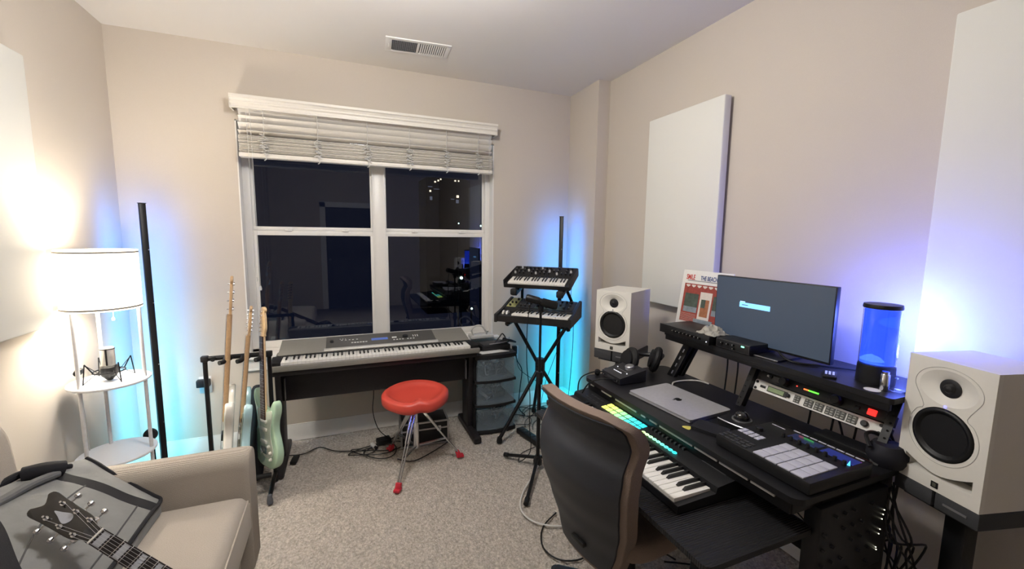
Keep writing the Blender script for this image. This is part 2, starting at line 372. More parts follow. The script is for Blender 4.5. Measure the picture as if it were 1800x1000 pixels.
for k, fx in enumerate((.085, .27, .455, .625, .785, .93)):
    x = bx0+(bx1-bx0)*fx; mb = MB()
    for yy in (-.034, .03): mb.cyl((x, yy, .02), (x, yy, .34), .0016, WCORD, n=5)
    rs = random.Random(k)
    for q in range(13):
        z = .035+q*.0085
        pts = [(x+rs.uniform(-.008, .008), -.036, z), (x+rs.uniform(.014, .03)*(-1)**q, -.052-rs.uniform(0, .014), z-.008+rs.uniform(-.01, .01)), (x+rs.uniform(.01, .026)*(-1)**(q+1), -.05, z+rs.uniform(-.014, .014)), (x, -.036, z+.009)]
        mb.tube(pts, .0019, WCORD, 5, 4)
    for q in range(3): mb.cyl((x-.0, -.034, .3-.043*q), (x+.018, -.02, .285-.043*q), .001, WCORD, n=5)
    mb.tube([(x, -.036, .03), (x+.008, -.042, -.006), (x-.004, -.038, -.016)], .003, WCORD, 6, 4)
    mb.build('ladder_cord', b)
for (x, zb) in ((bx0+.055, -.80), (bx0+.075, -.86)):
    mb = MB(); mb.tube([(x, -.05, .33), (x+.004, -.05, -.1), (x+.005, -.042, zb)], .0013, WCORD, 5, 6); c = mb.build('pull_cord', b)
    MB().lathe([(.0, .0), (.007, 0), (.009, .012), (.004, .03), (0, .031)], WCORD, (x+.005, -.042, zb-.02), n=10).build('tassel', c)
mb = MB(); mb.tube([(bx1-.035, -.05, .33), (bx1-.033, -.048, .1), (bx1-.035, -.05, .0)], .0014, WCORD, 5, 5); mb.build('pull_cord', b)
# ---- vent
v = thing('ceiling_vent', 'white slotted air vent in the ceiling above the window', 'vent', (.498, 2.915, ZC), R(-4))
mb = MB(); z0 = -.006
mb.b2((-.205, -.105, z0), (.205, -.075, .002), WHITE, .002).b2((-.205, .075, z0), (.205, .105, .002), WHITE, .002).b2((-.205, -.08, z0), (-.165, .08, .002), WHITE, .002).b2((.175, -.08, z0), (.205, .08, .002), WHITE, .002).b2((-.008, -.08, z0), (.008, .08, .002), WHITE, .001)
mb.build('frame', v)
VD = mat('vent_dark', (70, 68, 66), .8)
MB().b2((-.17, -.08, -.0005), (.18, .08, .0008), VD).build('duct_opening', v)
mb = MB()
for i in range(9): mb.box((-.087, -.07+i*.0175, -.004), (.15, .009, .0015), SILV, rot=(R(35), 0, 0))
for i in range(13): mb.box((-.155+i*.0115, 0, -.003), (.0015, .15, .006), SILV)
mb.build('louver', v)
mb = MB()
for i in range(12): mb.box((.018+i*.0135, 0, -.005), (.0085, .15, .0015), WHITE, rot=(0, R(30), 0))
mb.build('louver', v); MB().tube([(-.185, -.02, -.008), (-.18, .0, -.016), (-.185, .02, -.008)], .003, WHITE, 6, 4).build('lever', v)
# ---- acoustic panels
def panel(lab, xa, y0, y1, z0, z1):
    s = 1 if xa < 0 else -1
    t = thing('acoustic_panel', lab, 'wall panel', (xa, (y0+y1)/2, z0))
    MB().box((s*.026, 0, (z1-z0)/2), (.05, y1-y0, z1-z0), PANELM, .006, seg=3).build('fabric_face', t)
    MB().box((s*.003-.0, 0, (z1-z0)/2), (.012, y1-y0-.05, z1-z0-.05), GREY, .002).build('mounting_frame', t)
panel('white fabric acoustic panel high on the right wall behind the poster and monitor', XR-.018, 1.745, 2.345, 1.095, 2.298)
panel('large white acoustic panel on the right wall above the foreground speaker', XR-.002, .22, .837, 1.1, 2.29)
panel('off-white acoustic panel on the left wall beside the glowing lamp', XL+.002, 1.905, 2.505, 1.10, 2.26)
# ---- outside
ND = mat('night_facade', (10, 11, 14), .9)
bld = thing('apartment_building', 'dark distant tower with a few lit windows beyond the right panes', 'building', (14.3, 60, -10))
MB().b2((-3.2, 0, 0), (3.2, 6, 19.5), ND).build('wall', bld)
LW = emis('lit_room_window', (255, 235, 200), 1.6); LW2 = emis('dim_room_window', (120, 125, 140), .5)
for (x, z, w_, h_, m) in ((-1.9, 18.9, .22, .22, LW), (-1.45, 19.1, .22, .22, LW), (-1.1, 19.3, .2, .2, LW), (1.0, 19.2, .25, .2, LW), (1.5, 19.2, .2, .2, LW), (-2.6, 17.6, .25, .25, LW), (-2.6, 18.2, .6, .12, LW2), (-2.5, 16.6, .35, .5, LW2), (1.35, 17.0, .35, .35, LW), (1.3, 16.3, .4, .5, LW2), (.6, 16.6, .5, .12, LW2), (-1.7, 17.9, .8, .08, LW2)):
    f = MB().b2((x-w_/2-.05, -.05, z-h_/2-.05), (x+w_/2+.05, .02, z+h_/2+.05), ND).build('window', bld); MB().b2((x-w_/2, -.08, z-h_/2), (x+w_/2, -.04, z+h_/2), m).build('pane', f)
SL = emis('street_light_glow', (210, 255, 235), 5)
for (px, pz, lab, r_) in (((7.9, 30, 2.35), 0, 'distant street light glowing left of centre in the upper right panes', .05), ((9.6, 30, 2.2), 0, 'distant street light glowing near the tower windows', .07), ((8.1, 30, -1.65), 0, 'low bright street light seen through the lower right pane above the piano', .11), ((11.1, 30, -1.6), 0, 'low street light near the right edge of the lower right pane', .1), ((8.9, 30, -4.0), 0, 'lowest street light just above the piano in the right pane', .08)):
    t = thing('street_light', lab, 'street light', px)
    MB().cyl((0, .15, -9), (0, .15, .1), .05, ND, n=8).build('pole', t); MB().lathe([(0, -r_), (r_*.8, -r_*.6), (r_, 0), (r_*.8, r_*.6), (0, r_)], SL, n=12).build('lamp_head', t)

# ================= CORNER LED LAMPS =================
def led(name_label, x, y, ang, h=1.69):
    t = thing('corner_led_lamp', name_label, 'lamp', (x, y, 0), ang)
    # front of pole faces -Y local, strip faces +Y local (to the corner)
    MB().b2((-.016, -.012, .012), (.016, .008, h), BLKM, .003).build('pole', t)
    MB().b2((-.018, -.014, h), (.018, .010, h+.004), BLK, .001).build('end_cap', t)
    MB().b2((-.15, -.012, 0), (.012, .012, .012), BLKM, .003).b2((-.012, -.012, 0), (.012, .06, .012), BLKM, .003).build('foot', t)
    mb = MB()
    for z in (.35, .72, 1.1, 1.42): mb.cyl((.010, -.0125, z), (.010, -.0145, z), .004, CHROME, n=8)
    mb.build('screw', t)
    m = bpy.data.materials.new('led_strip_glow'); m.use_nodes = True; nt = m.node_tree; bs = nt.nodes['Principled BSDF']
    tc = nt.nodes.new('ShaderNodeTexCoord'); sp = nt.nodes.new('ShaderNodeSeparateXYZ'); rp = nt.nodes.new('ShaderNodeValToRGB'); mr = nt.nodes.new('ShaderNodeMath'); mr.operation = 'DIVIDE'; mr.inputs[1].default_value = h
    nt.links.new(tc.outputs['Object'], sp.inputs[0]); nt.links.new(sp.outputs[2], mr.inputs[0]); nt.links.new(mr.outputs[0], rp.inputs[0])
    e = rp.color_ramp.elements; e[0].color = (.01, .62, .80, 1); e[1].color = (.015, .22, 1, 1); e[1].position = .95
    x_ = e.new(.45); x_.color = (.01, .40, 1, 1)
    nt.links.new(rp.outputs[0], bs.inputs['Emission Color']); bs.inputs['Emission Strength'].default_value = LED_E; bs.inputs['Base Color'].default_value = (.8, .8, .8, 1)
    MB().b2((-.010, .008, .02), (.010, .011, h-.01), m).build('led_strip', t)
led('tall slim black corner light pole beside the lit shelf lamp', -1.085, 3.12, R(40))
led('slim black corner light pole behind the two stacked synthesizers', 1.705, 3.12, R(-40))

# ================= SHELF FLOOR LAMP =================
L = thing('shelf_floor_lamp', 'white round two-tier shelf floor lamp with glowing drum shade', 'floor lamp', (-1.098, 2.62, 0))
SHM = mat('glowing_lamp_shade', (255, 250, 240), .9, var=.01, emit=(255, 238, 214), es=SHADE_E)
rt, rb = .148, .148
MB().open_lathe([(rb, 1.152), (rt, 1.438), (rt-.003, 1.438), (rb-.003, 1.152), (rb, 1.152)], SHM, n=64).build('lamp_shade', L)
TRG = mat('grey_shade_trim', (150, 146, 140), .8)
MB().open_lathe([(.1492, 1.158), (.1492, 1.166), (.147, 1.166), (.147, 1.158), (.1492, 1.158)], TRG, n=64).open_lathe([(.1492, 1.424), (.1492, 1.432), (.147, 1.432), (.147, 1.424), (.1492, 1.424)], TRG, n=64).build('shade_trim', L)
mb = MB().lathe([(.012, 1.345), (.013, 1.365)], emis('bulb_glow', (255, 240, 215), 4), n=16); mb.build('bulb', L)
mb = MB().cyl((0, 0, 1.36), (0, 0, 1.40), .016, WHITE)
for k in range(3): a = R(-105+120*k); mb.cyl((0, 0, 1.39), (.146*cos(a), .146*sin(a), 1.39), .002, SILV, n=6)
mb.build('socket', L)
LEGM = mat('white_lamp_leg_metal', (214, 214, 216), .35, metal=.2)
for k in range(3):
    a = R(-118+120*k); MB().cyl((.137*cos(a), .137*sin(a), 0), (.137*cos(a), .137*sin(a), 1.19), .008, LEGM, n=12).build('leg', L)
for z in (.02, .405, .785): MB().lathe([(.154, z-.006), (.157, z-.003), (.157, z+.004), (.154, z+.007)], SHELFW, n=64).build('shelf', L)
c = MB().tube([(.06, -.06, 1.20), (.061, -.06, 1.13), (.06, -.06, 1.115)], .0012, WCORD, 5).build('pull_chain', L)
MB().lathe([(0, -.012), (.006, -.01), (.006, 0), (.002, .006)], WCORD, (.06, -.06, 1.11), n=10).build('knob', c)
MB().tube([(-.03, .02, 1.36), (-.12, .04, 1.2), (-.135, .02, 1.0), (-.14, .05, .8), (-.135, .06, .4), (-.14, .07, .03)], .0025, WCORD, 6).build('lamp_cord', L)
# condenser mic in shock mount lying on middle shelf
K = thing('studio_microphone', 'silver studio microphone in a black spider shock mount on the lamp shelf', 'microphone', (-1.09, 2.60, .794), R(10)); K.scale = (1.15, 1.15, 1.25)
MB().lathe([(0, .135), (.022, .133), (.024, .128), (.024, .06), (.022, .055), (0, .055)], mat('mic_silver_grille', (196, 194, 190), .35, metal=.6), n=24).build('grille', K)
mb = MB(); mb.box((0, -.0235, .097), (.006, .004, .065), BLK)
mb.cyl((0, 0, .126), (0, 0, .129), .0248, BLK, n=24); mb.build('band', K)
MB().lathe([(0, .0), (.008, .001), (.014, .008), (.026, .02), (.030, .03), (.030, .055), (.024, .062), (0, .062)], BLK, n=24).build('base_cup', K)
mb = MB(); mb.tube([(.052*cos(2*pi*i/12), .052*sin(2*pi*i/12), .038) for i in range(12)], .0028, BLKM, 6, 3, True)
for k in range(4):
    a = R(35+90*k); ca, sa = cos(a), sin(a)
    mb.tube([(.052*ca, .052*sa, .038), (.078*ca, .078*sa, .082)], .0024, BLKM, 6, 0)
    mb.tube([(.078*ca, .078*sa, .082), (.088*ca, .088*sa, .004)], .0024, BLKM, 6, 0)
    mb.tube([(.03*ca, .03*sa, .045), (.088*ca, .088*sa, .006)], .0014, BLK, 5, 0); mb.tube([(.03*ca, .03*sa, .03), (.078*ca, .078*sa, .08)], .0014, BLK, 5, 0)
mb.build('shock_mount', K)
MB().box((-.085, -.03, .055), (.022, .03, .02), BLK, .004).cyl((-.085, -.06, .055), (-.085, -.015, .055), .011, BLK, n=12).build('clamp', K)
# dark round thing behind lower shelf and coiled cable beneath
tag(MB().lathe([(0, 0), (.028, .002), (.033, .012), (.03, .03), (.0, .036)], RUB, (-1.03, 2.83, .398), (R(80), 0, 0), 20).lathe([(0, 0), (.02, 0), (.02, .012), (0, .012)], BLK, (-1.03, 2.815, .41), (R(90), 0, 0), 16).cyl((-1.03, 2.84, 0), (-1.03, 2.84, .40), .006, BLKM, n=8).build('pedestal_webcam'), 'small round black device peeking over the lower lamp shelf', 'device')
mb = MB()
for q in range(7): mb.tube([(-1.08+(.10+.006*q)*cos(2*pi*i/10+q), 2.62+(.095+.004*q)*sin(2*pi*i/10+q), .035+.009*q+random.uniform(0, .006)) for i in range(10)], .004, CORD, 6, 4, True)
mb.lathe([(.0, .28), (.05, .3), (.09, .33), (.1, .36), (.05, .385), (0, .388)], BAGB, (.005, 0, -.28+.0), n=20)
tag(mb.build('coiled_cable'), 'black cable coil tucked under the lower lamp shelf behind the sofa arm', 'cable')

# ================= GUITARS =================
def closed(pts, n=5): return [(p.x, p.y) for p in catmull([(a, b_, 0) for a, b_ in pts], n, True)]
BODY = closed([(0, 0), (.08, .008), (.14, .05), (.163, .12), (.145, .19), (.118, .25), (.12, .31), (.143, .37), (.145, .42), (.12, .443), (.092, .42), (.07, .39), (.04, .375), (-.03, .375), (-.055, .395), (-.078, .445), (-.11, .483), (-.14, .475), (-.15, .43), (-.125, .36), (-.108, .29), (-.112, .24), (-.142, .18), (-.163, .12), (-.14, .05), (-.08, .008)])
GUARD = closed([(-.02, .08), (.05, .07), (.1, .10), (.11, .14), (.085, .2), (.08, .26), (.1, .33), (.105, .38), (.07, .375), (.03, .36), (-.03, .36), (-.06, .37), (-.085, .35), (-.08, .29), (-.06, .2), (-.04, .14)], 4)
HEAD = closed([(-.022, 0), (-.023, .03), (-.028, .05), (-.026, .1), (-.022, .15), (-.012, .178), (.012, .186), (.034, .18), (.04, .162), (.03, .148), (.036, .12), (.04, .08), (.04, .05), (.024, .02), (.022, 0)], 3)
def guitar(name, lab, loc, tl, bm, neckm, boardm, s=1, bass=False, mirror=False):
    rot = (Matrix.Rotation(R(tl[0]), 3, 'Y') @ Matrix.Rotation(R(-tl[1]), 3, 'X') @ Matrix.Rotation(R(tl[2]), 3, 'Z')).to_euler()
    g = thing(name, lab, 'guitar', loc, tuple(rot))
    g.scale = (s, s, s)
    MB().prism(BODY, .044, bm, bev=.010).build('body', g, ang=50)
    MB().prism(GUARD, .003, TSH, Matrix.Translation((0, -.0235, 0))).build('pickguard', g)
    nl = .545 if bass else .46
    mb = MB(); z0, z1 = .33, .375+nl
    vs = []; 
    for (z, wd) in ((z0, .028), (z1, .0215)):
        for (x, y) in ((-1, -.027), (-1, -.020), (-.7, -.012), (0, -.008), (.7, -.012), (1, -.020), (1, -.027)): vs.append((x*wd, y, z))
    n = 7; mb.add(vs, [(i, (i+1) % n, n+(i+1) % n, n+i) for i in range(n)]+[tuple(range(n)), tuple(range(2*n-1, n-1, -1))], neckm); mb.build('neck', g, ang=50)
    mb = MB(); mb.add([(-.028, -.033, z0-.02), (.028, -.033, z0-.02), (.0215, -.033, z1), (-.0215, -.033, z1), (-.028, -.027, z0-.02), (.028, -.027, z0-.02), (.0215, -.027, z1), (-.0215, -.027, z1)], [(0, 1, 2, 3), (4, 7, 6, 5), (0, 4, 5, 1), (1, 5, 6, 2), (2, 6, 7, 3), (3, 7, 4, 0)], boardm)
    fb = mb.build('fretboard', g)
    mb = MB(); sc = (z1-.12)
    for k in range(1, 21):
        z = z1-sc*(1-2**(-k/12)); hw = .0215+(z1-z)/(z1-z0)*.0065
        if z < z0-.015: break
        MB().b2((-hw, -.0345, z-.001), (hw, -.0325, z+.001), SILV).build('fret', fb)
        if k in (3, 5, 7, 9, 12, 15, 17): zc = z+sc*(2**(-(k-1)/12)-2**(-k/12))/2; mb.cyl((0, -.0325, zc), (0, -.0336, zc), .0035, KEYW if boardm == ROSE else BLK, n=8)
    mb.build('fret_markers', fb)
    H = [((-x if mirror else x), z*(1.2 if bass else 1)) for x, z in HEAD]
    if mirror: H = H[::-1]
    hd = MB().prism(H, .014, neckm, Matrix.Translation((0, -.018, z1-.002)), bev=.002).build('headstock', g, ang=50)
    nt_ = 4 if bass else 6; sg = -1 if mirror else 1
    for k in range(nt_):
        z = z1+.03+k*(.145 if bass else .125)/(nt_-1)*1.0; x = sg*(-.012+.004*k*(1.5 if bass else 1))
        mb = MB(); mb.cyl((x, -.025, z), (x, -.036, z), .004, CHROME, n=8).cyl((x, -.011, z), (x, -.003, z), .007, CHROME, n=8)
        e = -sg*(.036+.008*bass); mb.cyl((x, -.007, z), (e, -.007, z), .002, CHROME, n=6); mb.box((e-sg*.006, -.007, z), (.012, .005, .013 if not bass else .02), CHROME, .002); mb.build('tuner', hd)
    for z in ((.25, .30, .17) if not bass else (.22,)): MB().box((0, -.029, z), (.082 if not bass else .07, .012, .02 if not bass else .04), mat('pickup_white', (225, 222, 212), .4) if not bass else BLK, .005).build('pickup', g)
    mb = MB(); mb.box((0, -.027, .115), (.085, .01, .04), CHROME, .002); mb.cyl((-.02, -.03, .1), (-.02, -.035, .09), .003, CHROME); mb.build('bridge', g)
    for (x, z) in ((.062, .15), (.082, .115), (.088, .075)): MB().lathe([(.0, .014), (.007, .014), (.009, .006), (.011, 0), (0, 0)], mat('pickup_white', (225, 222, 212), .4), (x, -.025, z), (R(90), 0, 0), 12).build('knob', g)
    mb = MB()
    for k in range(4 if bass else 6): u = (k/(3 if bass else 5)-.5); mb.cyl((u*.052, -.036, .11), (u*.036, -.036, z1), .0006 if not bass else .0011, SILV, n=4)
    mb.build('strings', g)
    return g
guitar('electric_bass', 'white bass guitar with long maple neck, leftmost in the guitar rack', (-.664, 2.73, .145), (4.6, 3.5, -80), WG, MAPLE, MAPLE, 1.0, bass=True)
guitar('electric_guitar', 'pale blue electric guitar in the middle of the guitar rack', (-.588, 2.73, .145), (6.0, 3.5, -78), BG, MAPLE, MAPLE, .95)
guitar('electric_guitar', 'mint green offset electric guitar with dotted dark fretboard, nearest the piano', (-.448, 2.71, .150), (1.2, 4, -58), GG, MAPLEL, ROSE, .935)
g = thing('guitar_rack', 'black tubular guitar rack with foam padded top bar beside the piano', 'guitar rack', (-.585, 2.80, 0))
MB().tube([(-.165, 0, .0), (-.165, 0, .80)], .012, BLKM, 12, 0).build('post', g); MB().tube([(.155, 0, .0), (.155, 0, .80)], .012, BLKM, 12, 0).build('post', g)
MB().cyl((-.175, 0, .81), (.165, 0, .81), .014, BLKM).box((-.165, 0, .81), (.036, .036, .034), BLK, .006).box((.155, 0, .81), (.036, .036, .034), BLK, .006).build('top_bar', g)
for x in (-.09, -.005, .085): MB().tube([(x+.03, -.01, .81), (x+.03, -.055, .80), (x+.012, -.08, .80)], .013, RUB, 10).tube([(x-.03, -.0, .81), (x-.03, -.03, .81)], .013, RUB, 10, 0).build('foam_yoke', g)
for x in (-.165, .155): MB().tube([(x, -.23, .035), (x, -.1, .05), (x, .12, .05), (x, .2, .02)], .012, BLKM, 10).build('foot_bar', g)
for y in (-.15, .0): MB().cyl((-.165, y, .124), (.155, y, .124), .014, RUB).build('padded_rail', g)
for (x, y) in ((-.165, -.235), (.155, -.235)): MB().lathe([(0, 0), (.016, 0), (.016, .02), (.011, .05), (0, .05)], mat('grey_rubber_foot', (90, 92, 96), .6), (x, y, 0), n=14).build('rubber_foot', g)
mb = MB()
gb = [(-.13, 0), (.13, 0), (.15, .3), (.12, .50), (.05, .56), (-.04, .54), (-.13, .40)]
tag(MB().prism(closed(gb, 4), .06, BAGB, tr((-.575, 2.93, .02), (R(-6), 0, R(-70))), bev=.02).build('gig_bag'), 'black soft gig bag standing behind the pale blue guitar', 'bag')

# ================= DIGITAL PIANO =================
WPAT = {0: 'C', 1: 'D', 2: 'E', 3: 'F', 4: 'G', 5: 'A', 6: 'B'}
def keybed(parent, nw, start, x0, x1, yf, yb, z, wh=.018, bh=.011):
    """individual white and black keys; nw white keys from letter index start; local coords, front at yf"""
    w_ = (x1-x0)/nw; wm = MB().b2((-w_/2+.0006, 0, -wh), (w_/2-.0006, yb-yf, 0), KEYW, .0012); wm.b2((-w_/2+.0008, -.001, -wh), (w_/2-.0008, .004, -.002), KEYW)
    wk = wm.build('white_key', parent); L_ = (yb-yf)*.63
    pf = [(-.0055, 0, 0), (.0055, 0, 0), (.0055, L_, 0), (-.0055, L_, 0), (-.0042, .012, bh), (.0042, .012, bh), (.0042, L_, bh), (-.0042, L_, bh)]
    s_ = w_/.0235; pf = [(a*s_, b_, c_) for a, b_, c_ in pf]
    bk = MB().add(pf, [(3, 2, 1, 0), (4, 5, 6, 7), (0, 1, 5, 4), (1, 2, 6, 5), (2, 3, 7, 6), (3, 0, 4, 7)], KEYB).build('black_key', parent)
    first = True
    for i in range(nw):
        o = wk if i == 0 else copy(wk, parent, (0, 0, 0)); o.location = (x0+w_*(i+.5), yf, z)
        l = (start+i) % 7
        if l in (0, 1, 3, 4, 5) and i < nw-1:
            o = bk if first else copy(bk, parent, (0, 0, 0)); first = False
            o.location = (x0+w_*(i+1)+{0: -.0015, 1: .0015, 3: -.002, 4: 0, 5: .002}[l]*s_, yb-L_, z-.001)
P_ = thing('digital_piano', 'long silver-grey digital piano with full keyboard under the window', 'piano', (.232, 2.87, .668))
hw = .682
mb = MB()
mb.b2((-hw, .0, 0), (hw, .41, .022), PIANO, .004).b2((-hw, -.005, .0), (hw, .02, .036), PIANO, .005)
# upper body sloping panel
def wedge(mb, xa, xb, pf, m):
    n = len(pf); vs = [(x, y, z) for x in (xa, xb) for y, z in pf]
    return mb.add(vs, [(i, (i+1) % n, n+(i+1) % n, n+i) for i in range(n)]+[tuple(range(n)), tuple(range(2*n-1, n-1, -1))], m)
pfp = [(.17, .02), (.17, .062), (.182, .07), (.40, .108), (.415, .10), (.415, .02)]
wedge(mb, -hw+.035, hw-.035, pfp, PIANO)
mb.build('body', P_)
mb = MB(); wedge(mb, -hw+.32, hw-.28, [(.205, .074), (.205, .0755), (.398, .1095), (.398, .106)], PIANOD); mb.build('control_panel', P_)
wedge(MB(), -hw+.31, hw-.27, [(.172, .062), (.180, .071), (.204, .0755), (.204, .07)], mat('pale_silver_trim', (196, 194, 188), .35, metal=.3)).build('trim_strip', P_)
MB().b2((-hw+.004, .02, .022), (-hw+.063, .17, .056), BLK, .003).build('cheek_block', P_); MB().b2((hw-.063, .02, .022), (hw-.004, .17, .056), BLK, .003).build('cheek_block', P_)
wedge(MB(), -hw+.03, hw-.03, [(.152, .03), (.152, .054), (.178, .060), (.178, .03)], BLK).build('key_slip', P_)
keybed(P_, 52, 5, -hw+.066, hw-.066, .018, .158, .054)
def pz(y): return .0755+(y-.205)*(.034/.193)
SLR = math.atan(.034/.193)
SCR = emis('blue_lcd_screen', (70, 90, 150), .5)
MB().box((-.0, .295, pz(.295)+.001), (.115, .035, .003), SCR, .001, (SLR, 0, 0)).build('display', P_)
BTN = mat('white_button', (225, 225, 222), .4)
proto = None
def btn(mb_parent, x, y, w_=.011, h_=.009, m=BTN, nm='button', zf=pz, sl=SLR):
    return MB().box((x, y, zf(y)+.002), (w_, h_, .004), m, .0012, (sl, 0, 0)).build(nm, mb_parent)
for i in range(6): btn(P_, -.19+i*.019, .262, .014, .012)
for i in range(5): btn(P_, -.26+i*.026+random.uniform(-.003, .003), .315, .012, .006)
for i in range(3): btn(P_, -.27+i*.018, .335, .006, .006)
for i in range(4): btn(P_, .10+i*.021, .258, .012, .010)
for i in range(3): btn(P_, .20+i*.021, .258, .012, .010)
btn(P_, .105, .30, .034, .018)
for i in range(3): btn(P_, .245+i*.016, .305, .006, .03)
for (x, r_) in ((-.325, .013), (.185, .021)): MB().lathe([(0, .014), (r_*.8, .014), (r_, .008), (r_, 0), (0, 0)], BLK, (x, .30, pz(.30)), (SLR, 0, 0), 20).build('dial', P_)
T = thing('piano_stand', 'black panel piano stand with broad feet carrying the digital piano', 'piano stand', (.232, 2.87, 0))
MB().b2((-.655, .16, .42), (.655, .18, .60), WOODB, .002).build('back_board', T)
MB().b2((-.665, .015, .635), (.665, .37, .662), WOODB, .002).build('top_rail', T)
for s in (-1, 1):
    MB().prism([(-.055 + 0, .03), (.075, .03), (.13, .66), (-.1, .66)], .035, WOODB, tr((s*.648, .2, 0), (0, 0, R(90))), bev=.003).build('side_panel', T)
    MB().box((s*.648, .17, .022), (.06, .48, .044), WOODB, .012).build('foot', T)
    MB().box((s*.612, .15, .51), (.006, .06, .15), SILV if s > 0 else mat('pale_grey_bracket', (120, 118, 114), .5, metal=.5), .002).build('bracket', T)
# cables from the piano
def cable(name, lab, pts, r=.003, m=CORD, cat='cable', sm=6, group=None):
    o = MB().tube(pts, r, m, 8, sm).build(name); return tag(o, lab, cat, group)
cable('power_cable', 'black cord hanging from under the piano left of the red stool', [(.17, 3.06, .64), (.175, 3.07, .4), (.165, 3.07, .25), (.2, 3.07, .11), (.27, 3.07, .03), (.33, 3.08, .006), (.37, 3.09, .006)])
cable('pedal_cable', 'thin cord dropping behind the back edge of the red stool', [(.385, 3.15, .63), (.387, 3.16, .35), (.375, 3.15, .12), (.34, 3.12, .02), (.27, 3.08, .008)])
mb = MB()
for (cx, cy, rx, ry, ph) in ((.15, 2.96, .16, .07, 0), (.20, 2.93, .11, .10, .6), (.10, 2.99, .09, .05, 1.2), (.22, 2.98, .14, .05, .3)):
    mb.tube([(cx+rx*cos(t), cy+ry*sin(t)+.02*sin(2*t+ph), .005+.006*abs(sin(t+ph))) for t in [i*2*pi/12 for i in range(12)]], .0035, CORD, 7, 5, True)
mb.tube([(-.42, 3.1, .006), (-.3, 3.08, .006), (-.2, 3.14, .006), (-.1, 3.05, .006), (.02, 3.0, .006), (.1, 2.98, .006)], .0035, CORD, 7, 6)
mb.tube([(.3, 2.78, .006), (.4, 2.72, .006), (.55, 2.8, .006), (.68, 2.9, .006)], .0035, CORD, 7, 6)
tag(mb.build('tangled_cable'), 'tangle of black cable looped on the carpet left of the stool', 'cable')
tag(MB().box((.235, 3.06, .02), (.10, .07, .036), RUB, .01, (0, 0, .2)).build('power_adapter'), 'black power adapter brick on the carpet behind the stool', 'adapter')
tag(MB().cyl((.15, 3.03, .018), (.17, 2.985, .016), .015, WCORD).cyl((.17, 2.985, .016), (.176, 2.97, .016), .010, BLK).build('white_plug'), 'small white plug lying in the black cable tangle', 'plug')
tag(MB().box((-.345, 3.01, .012), (.04, .10, .02), RUB, .006, (0, 0, -.15)).build('sustain_pedal'), 'small flat black box alone on the carpet by the piano foot', 'pedal')

# ================= HARD CASE, THRONE =================
c = thing('equipment_case', 'small black hard case with metal edges behind the red stool', 'case', (.52, 3.02, 0), R(-3))
MB().box((0, 0, .088), (.33, .2, .17), CASEM, .002).build('body', c)
mb = MB()
for z in (.004, .12, .172):
    for s in (-1, 1): mb.box((0, s*.1, z), (.34, .012, .012), SILV, .002).box((s*.167, 0, z), (.012, .21, .012), SILV, .002)
for sx in (-1, 1):
    for sy in (-1, 1): mb.box((sx*.167, sy*.1, .088), (.012, .012, .17), SILV, .002)
mb.build('edging', c)
for x in (-.1, .1): MB().box((x, -.104, .12), (.03, .008, .04), CHROME, .002).build('latch', c)
T = thing('drum_stool', 'red saddle-shaped drum stool on chrome tripod in the middle of the carpet', 'stool', (.412, 2.675, 0))
def seat():
    mb = MB(); nth, nr = 72, 10
    def rad(t):   # t angle, front = -90deg
        d = abs(((t+pi/2+pi) % (2*pi))-pi)
        r = .222*(1-.14*abs(sin(t))**1.6)
        r *= 1-.0*d; r -= .012*math.exp(-(d/.2)**2); r += .006*math.exp(-((d-.5)/.25)**2)
        return r
    def top(u, t):
        d = abs(((t+pi/2+pi) % (2*pi))-pi); z = .500+.022*min(1, (u/.88))**8*(1-.35*math.exp(-(d/.8)**2)) - .020*(1-u**2)-(.012*((u-.88)/.12)**2 if u > .88 else 0)
        z += .026*math.exp(-(d/.22)**2)*math.exp(-((u-.72)/.25)**2)*1.0
        z += .03*(sin(t)*u*.5)
        return z
    prof = [(u/nr, 0) for u in range(nr+1)]; vs = [(0, 0, top(0, 0))]; fs = []
    rings = [(i/nr, 'top') for i in range(1, nr+1)]+[(1.03, -.012), (1.035, -.035), (1.02, -.058), (.96, -.066), (.6, -.064), (.2, -.064)]
    for (u, k) in rings:
        for i in range(nth):
            t = 2*pi*i/nth; r = rad(t)*(u if k == 'top' else u)*.94
            z = top(u, t) if k == 'top' else top(1, t)*1.0+k
            if k == 'top' and u > .95: z -= .004
            if k != 'top' and u < .97: z = min(z, .47) if u > .9 else .462
            vs.append((r*cos(t), r*sin(t)*1.0, z))
    for i in range(nth): fs.append((0, 1+i, 1+(i+1) % nth))
    nr_ = len(rings)
    for j in range(nr_-1):
        for i in range(nth): fs.append((1+j*nth+i, 1+(j+1)*nth+i, 1+(j+1)*nth+(i+1) % nth, 1+j*nth+(i+1) % nth))
    fs.append(tuple(1+(nr_-1)*nth+i for i in range(nth)))
    return mb.add(vs, fs, REDV)
seat().build('seat', T, ang=80)
MB().cyl((0, 0, .455), (0, 0, .463), .06, BLKM).cyl((0, 0, .42), (0, 0, .457), .028, BLK, n=20).build('seat_clamp', T)
MB().cyl((0, 0, .12), (0, 0, .44), .014, CHROME, n=20).cyl((0, 0, .13), (0, 0, .30), .018, CHROME, n=20).cyl((0, 0, .38), (0, 0, .40), .024, CHROME, n=20).build('column', T)
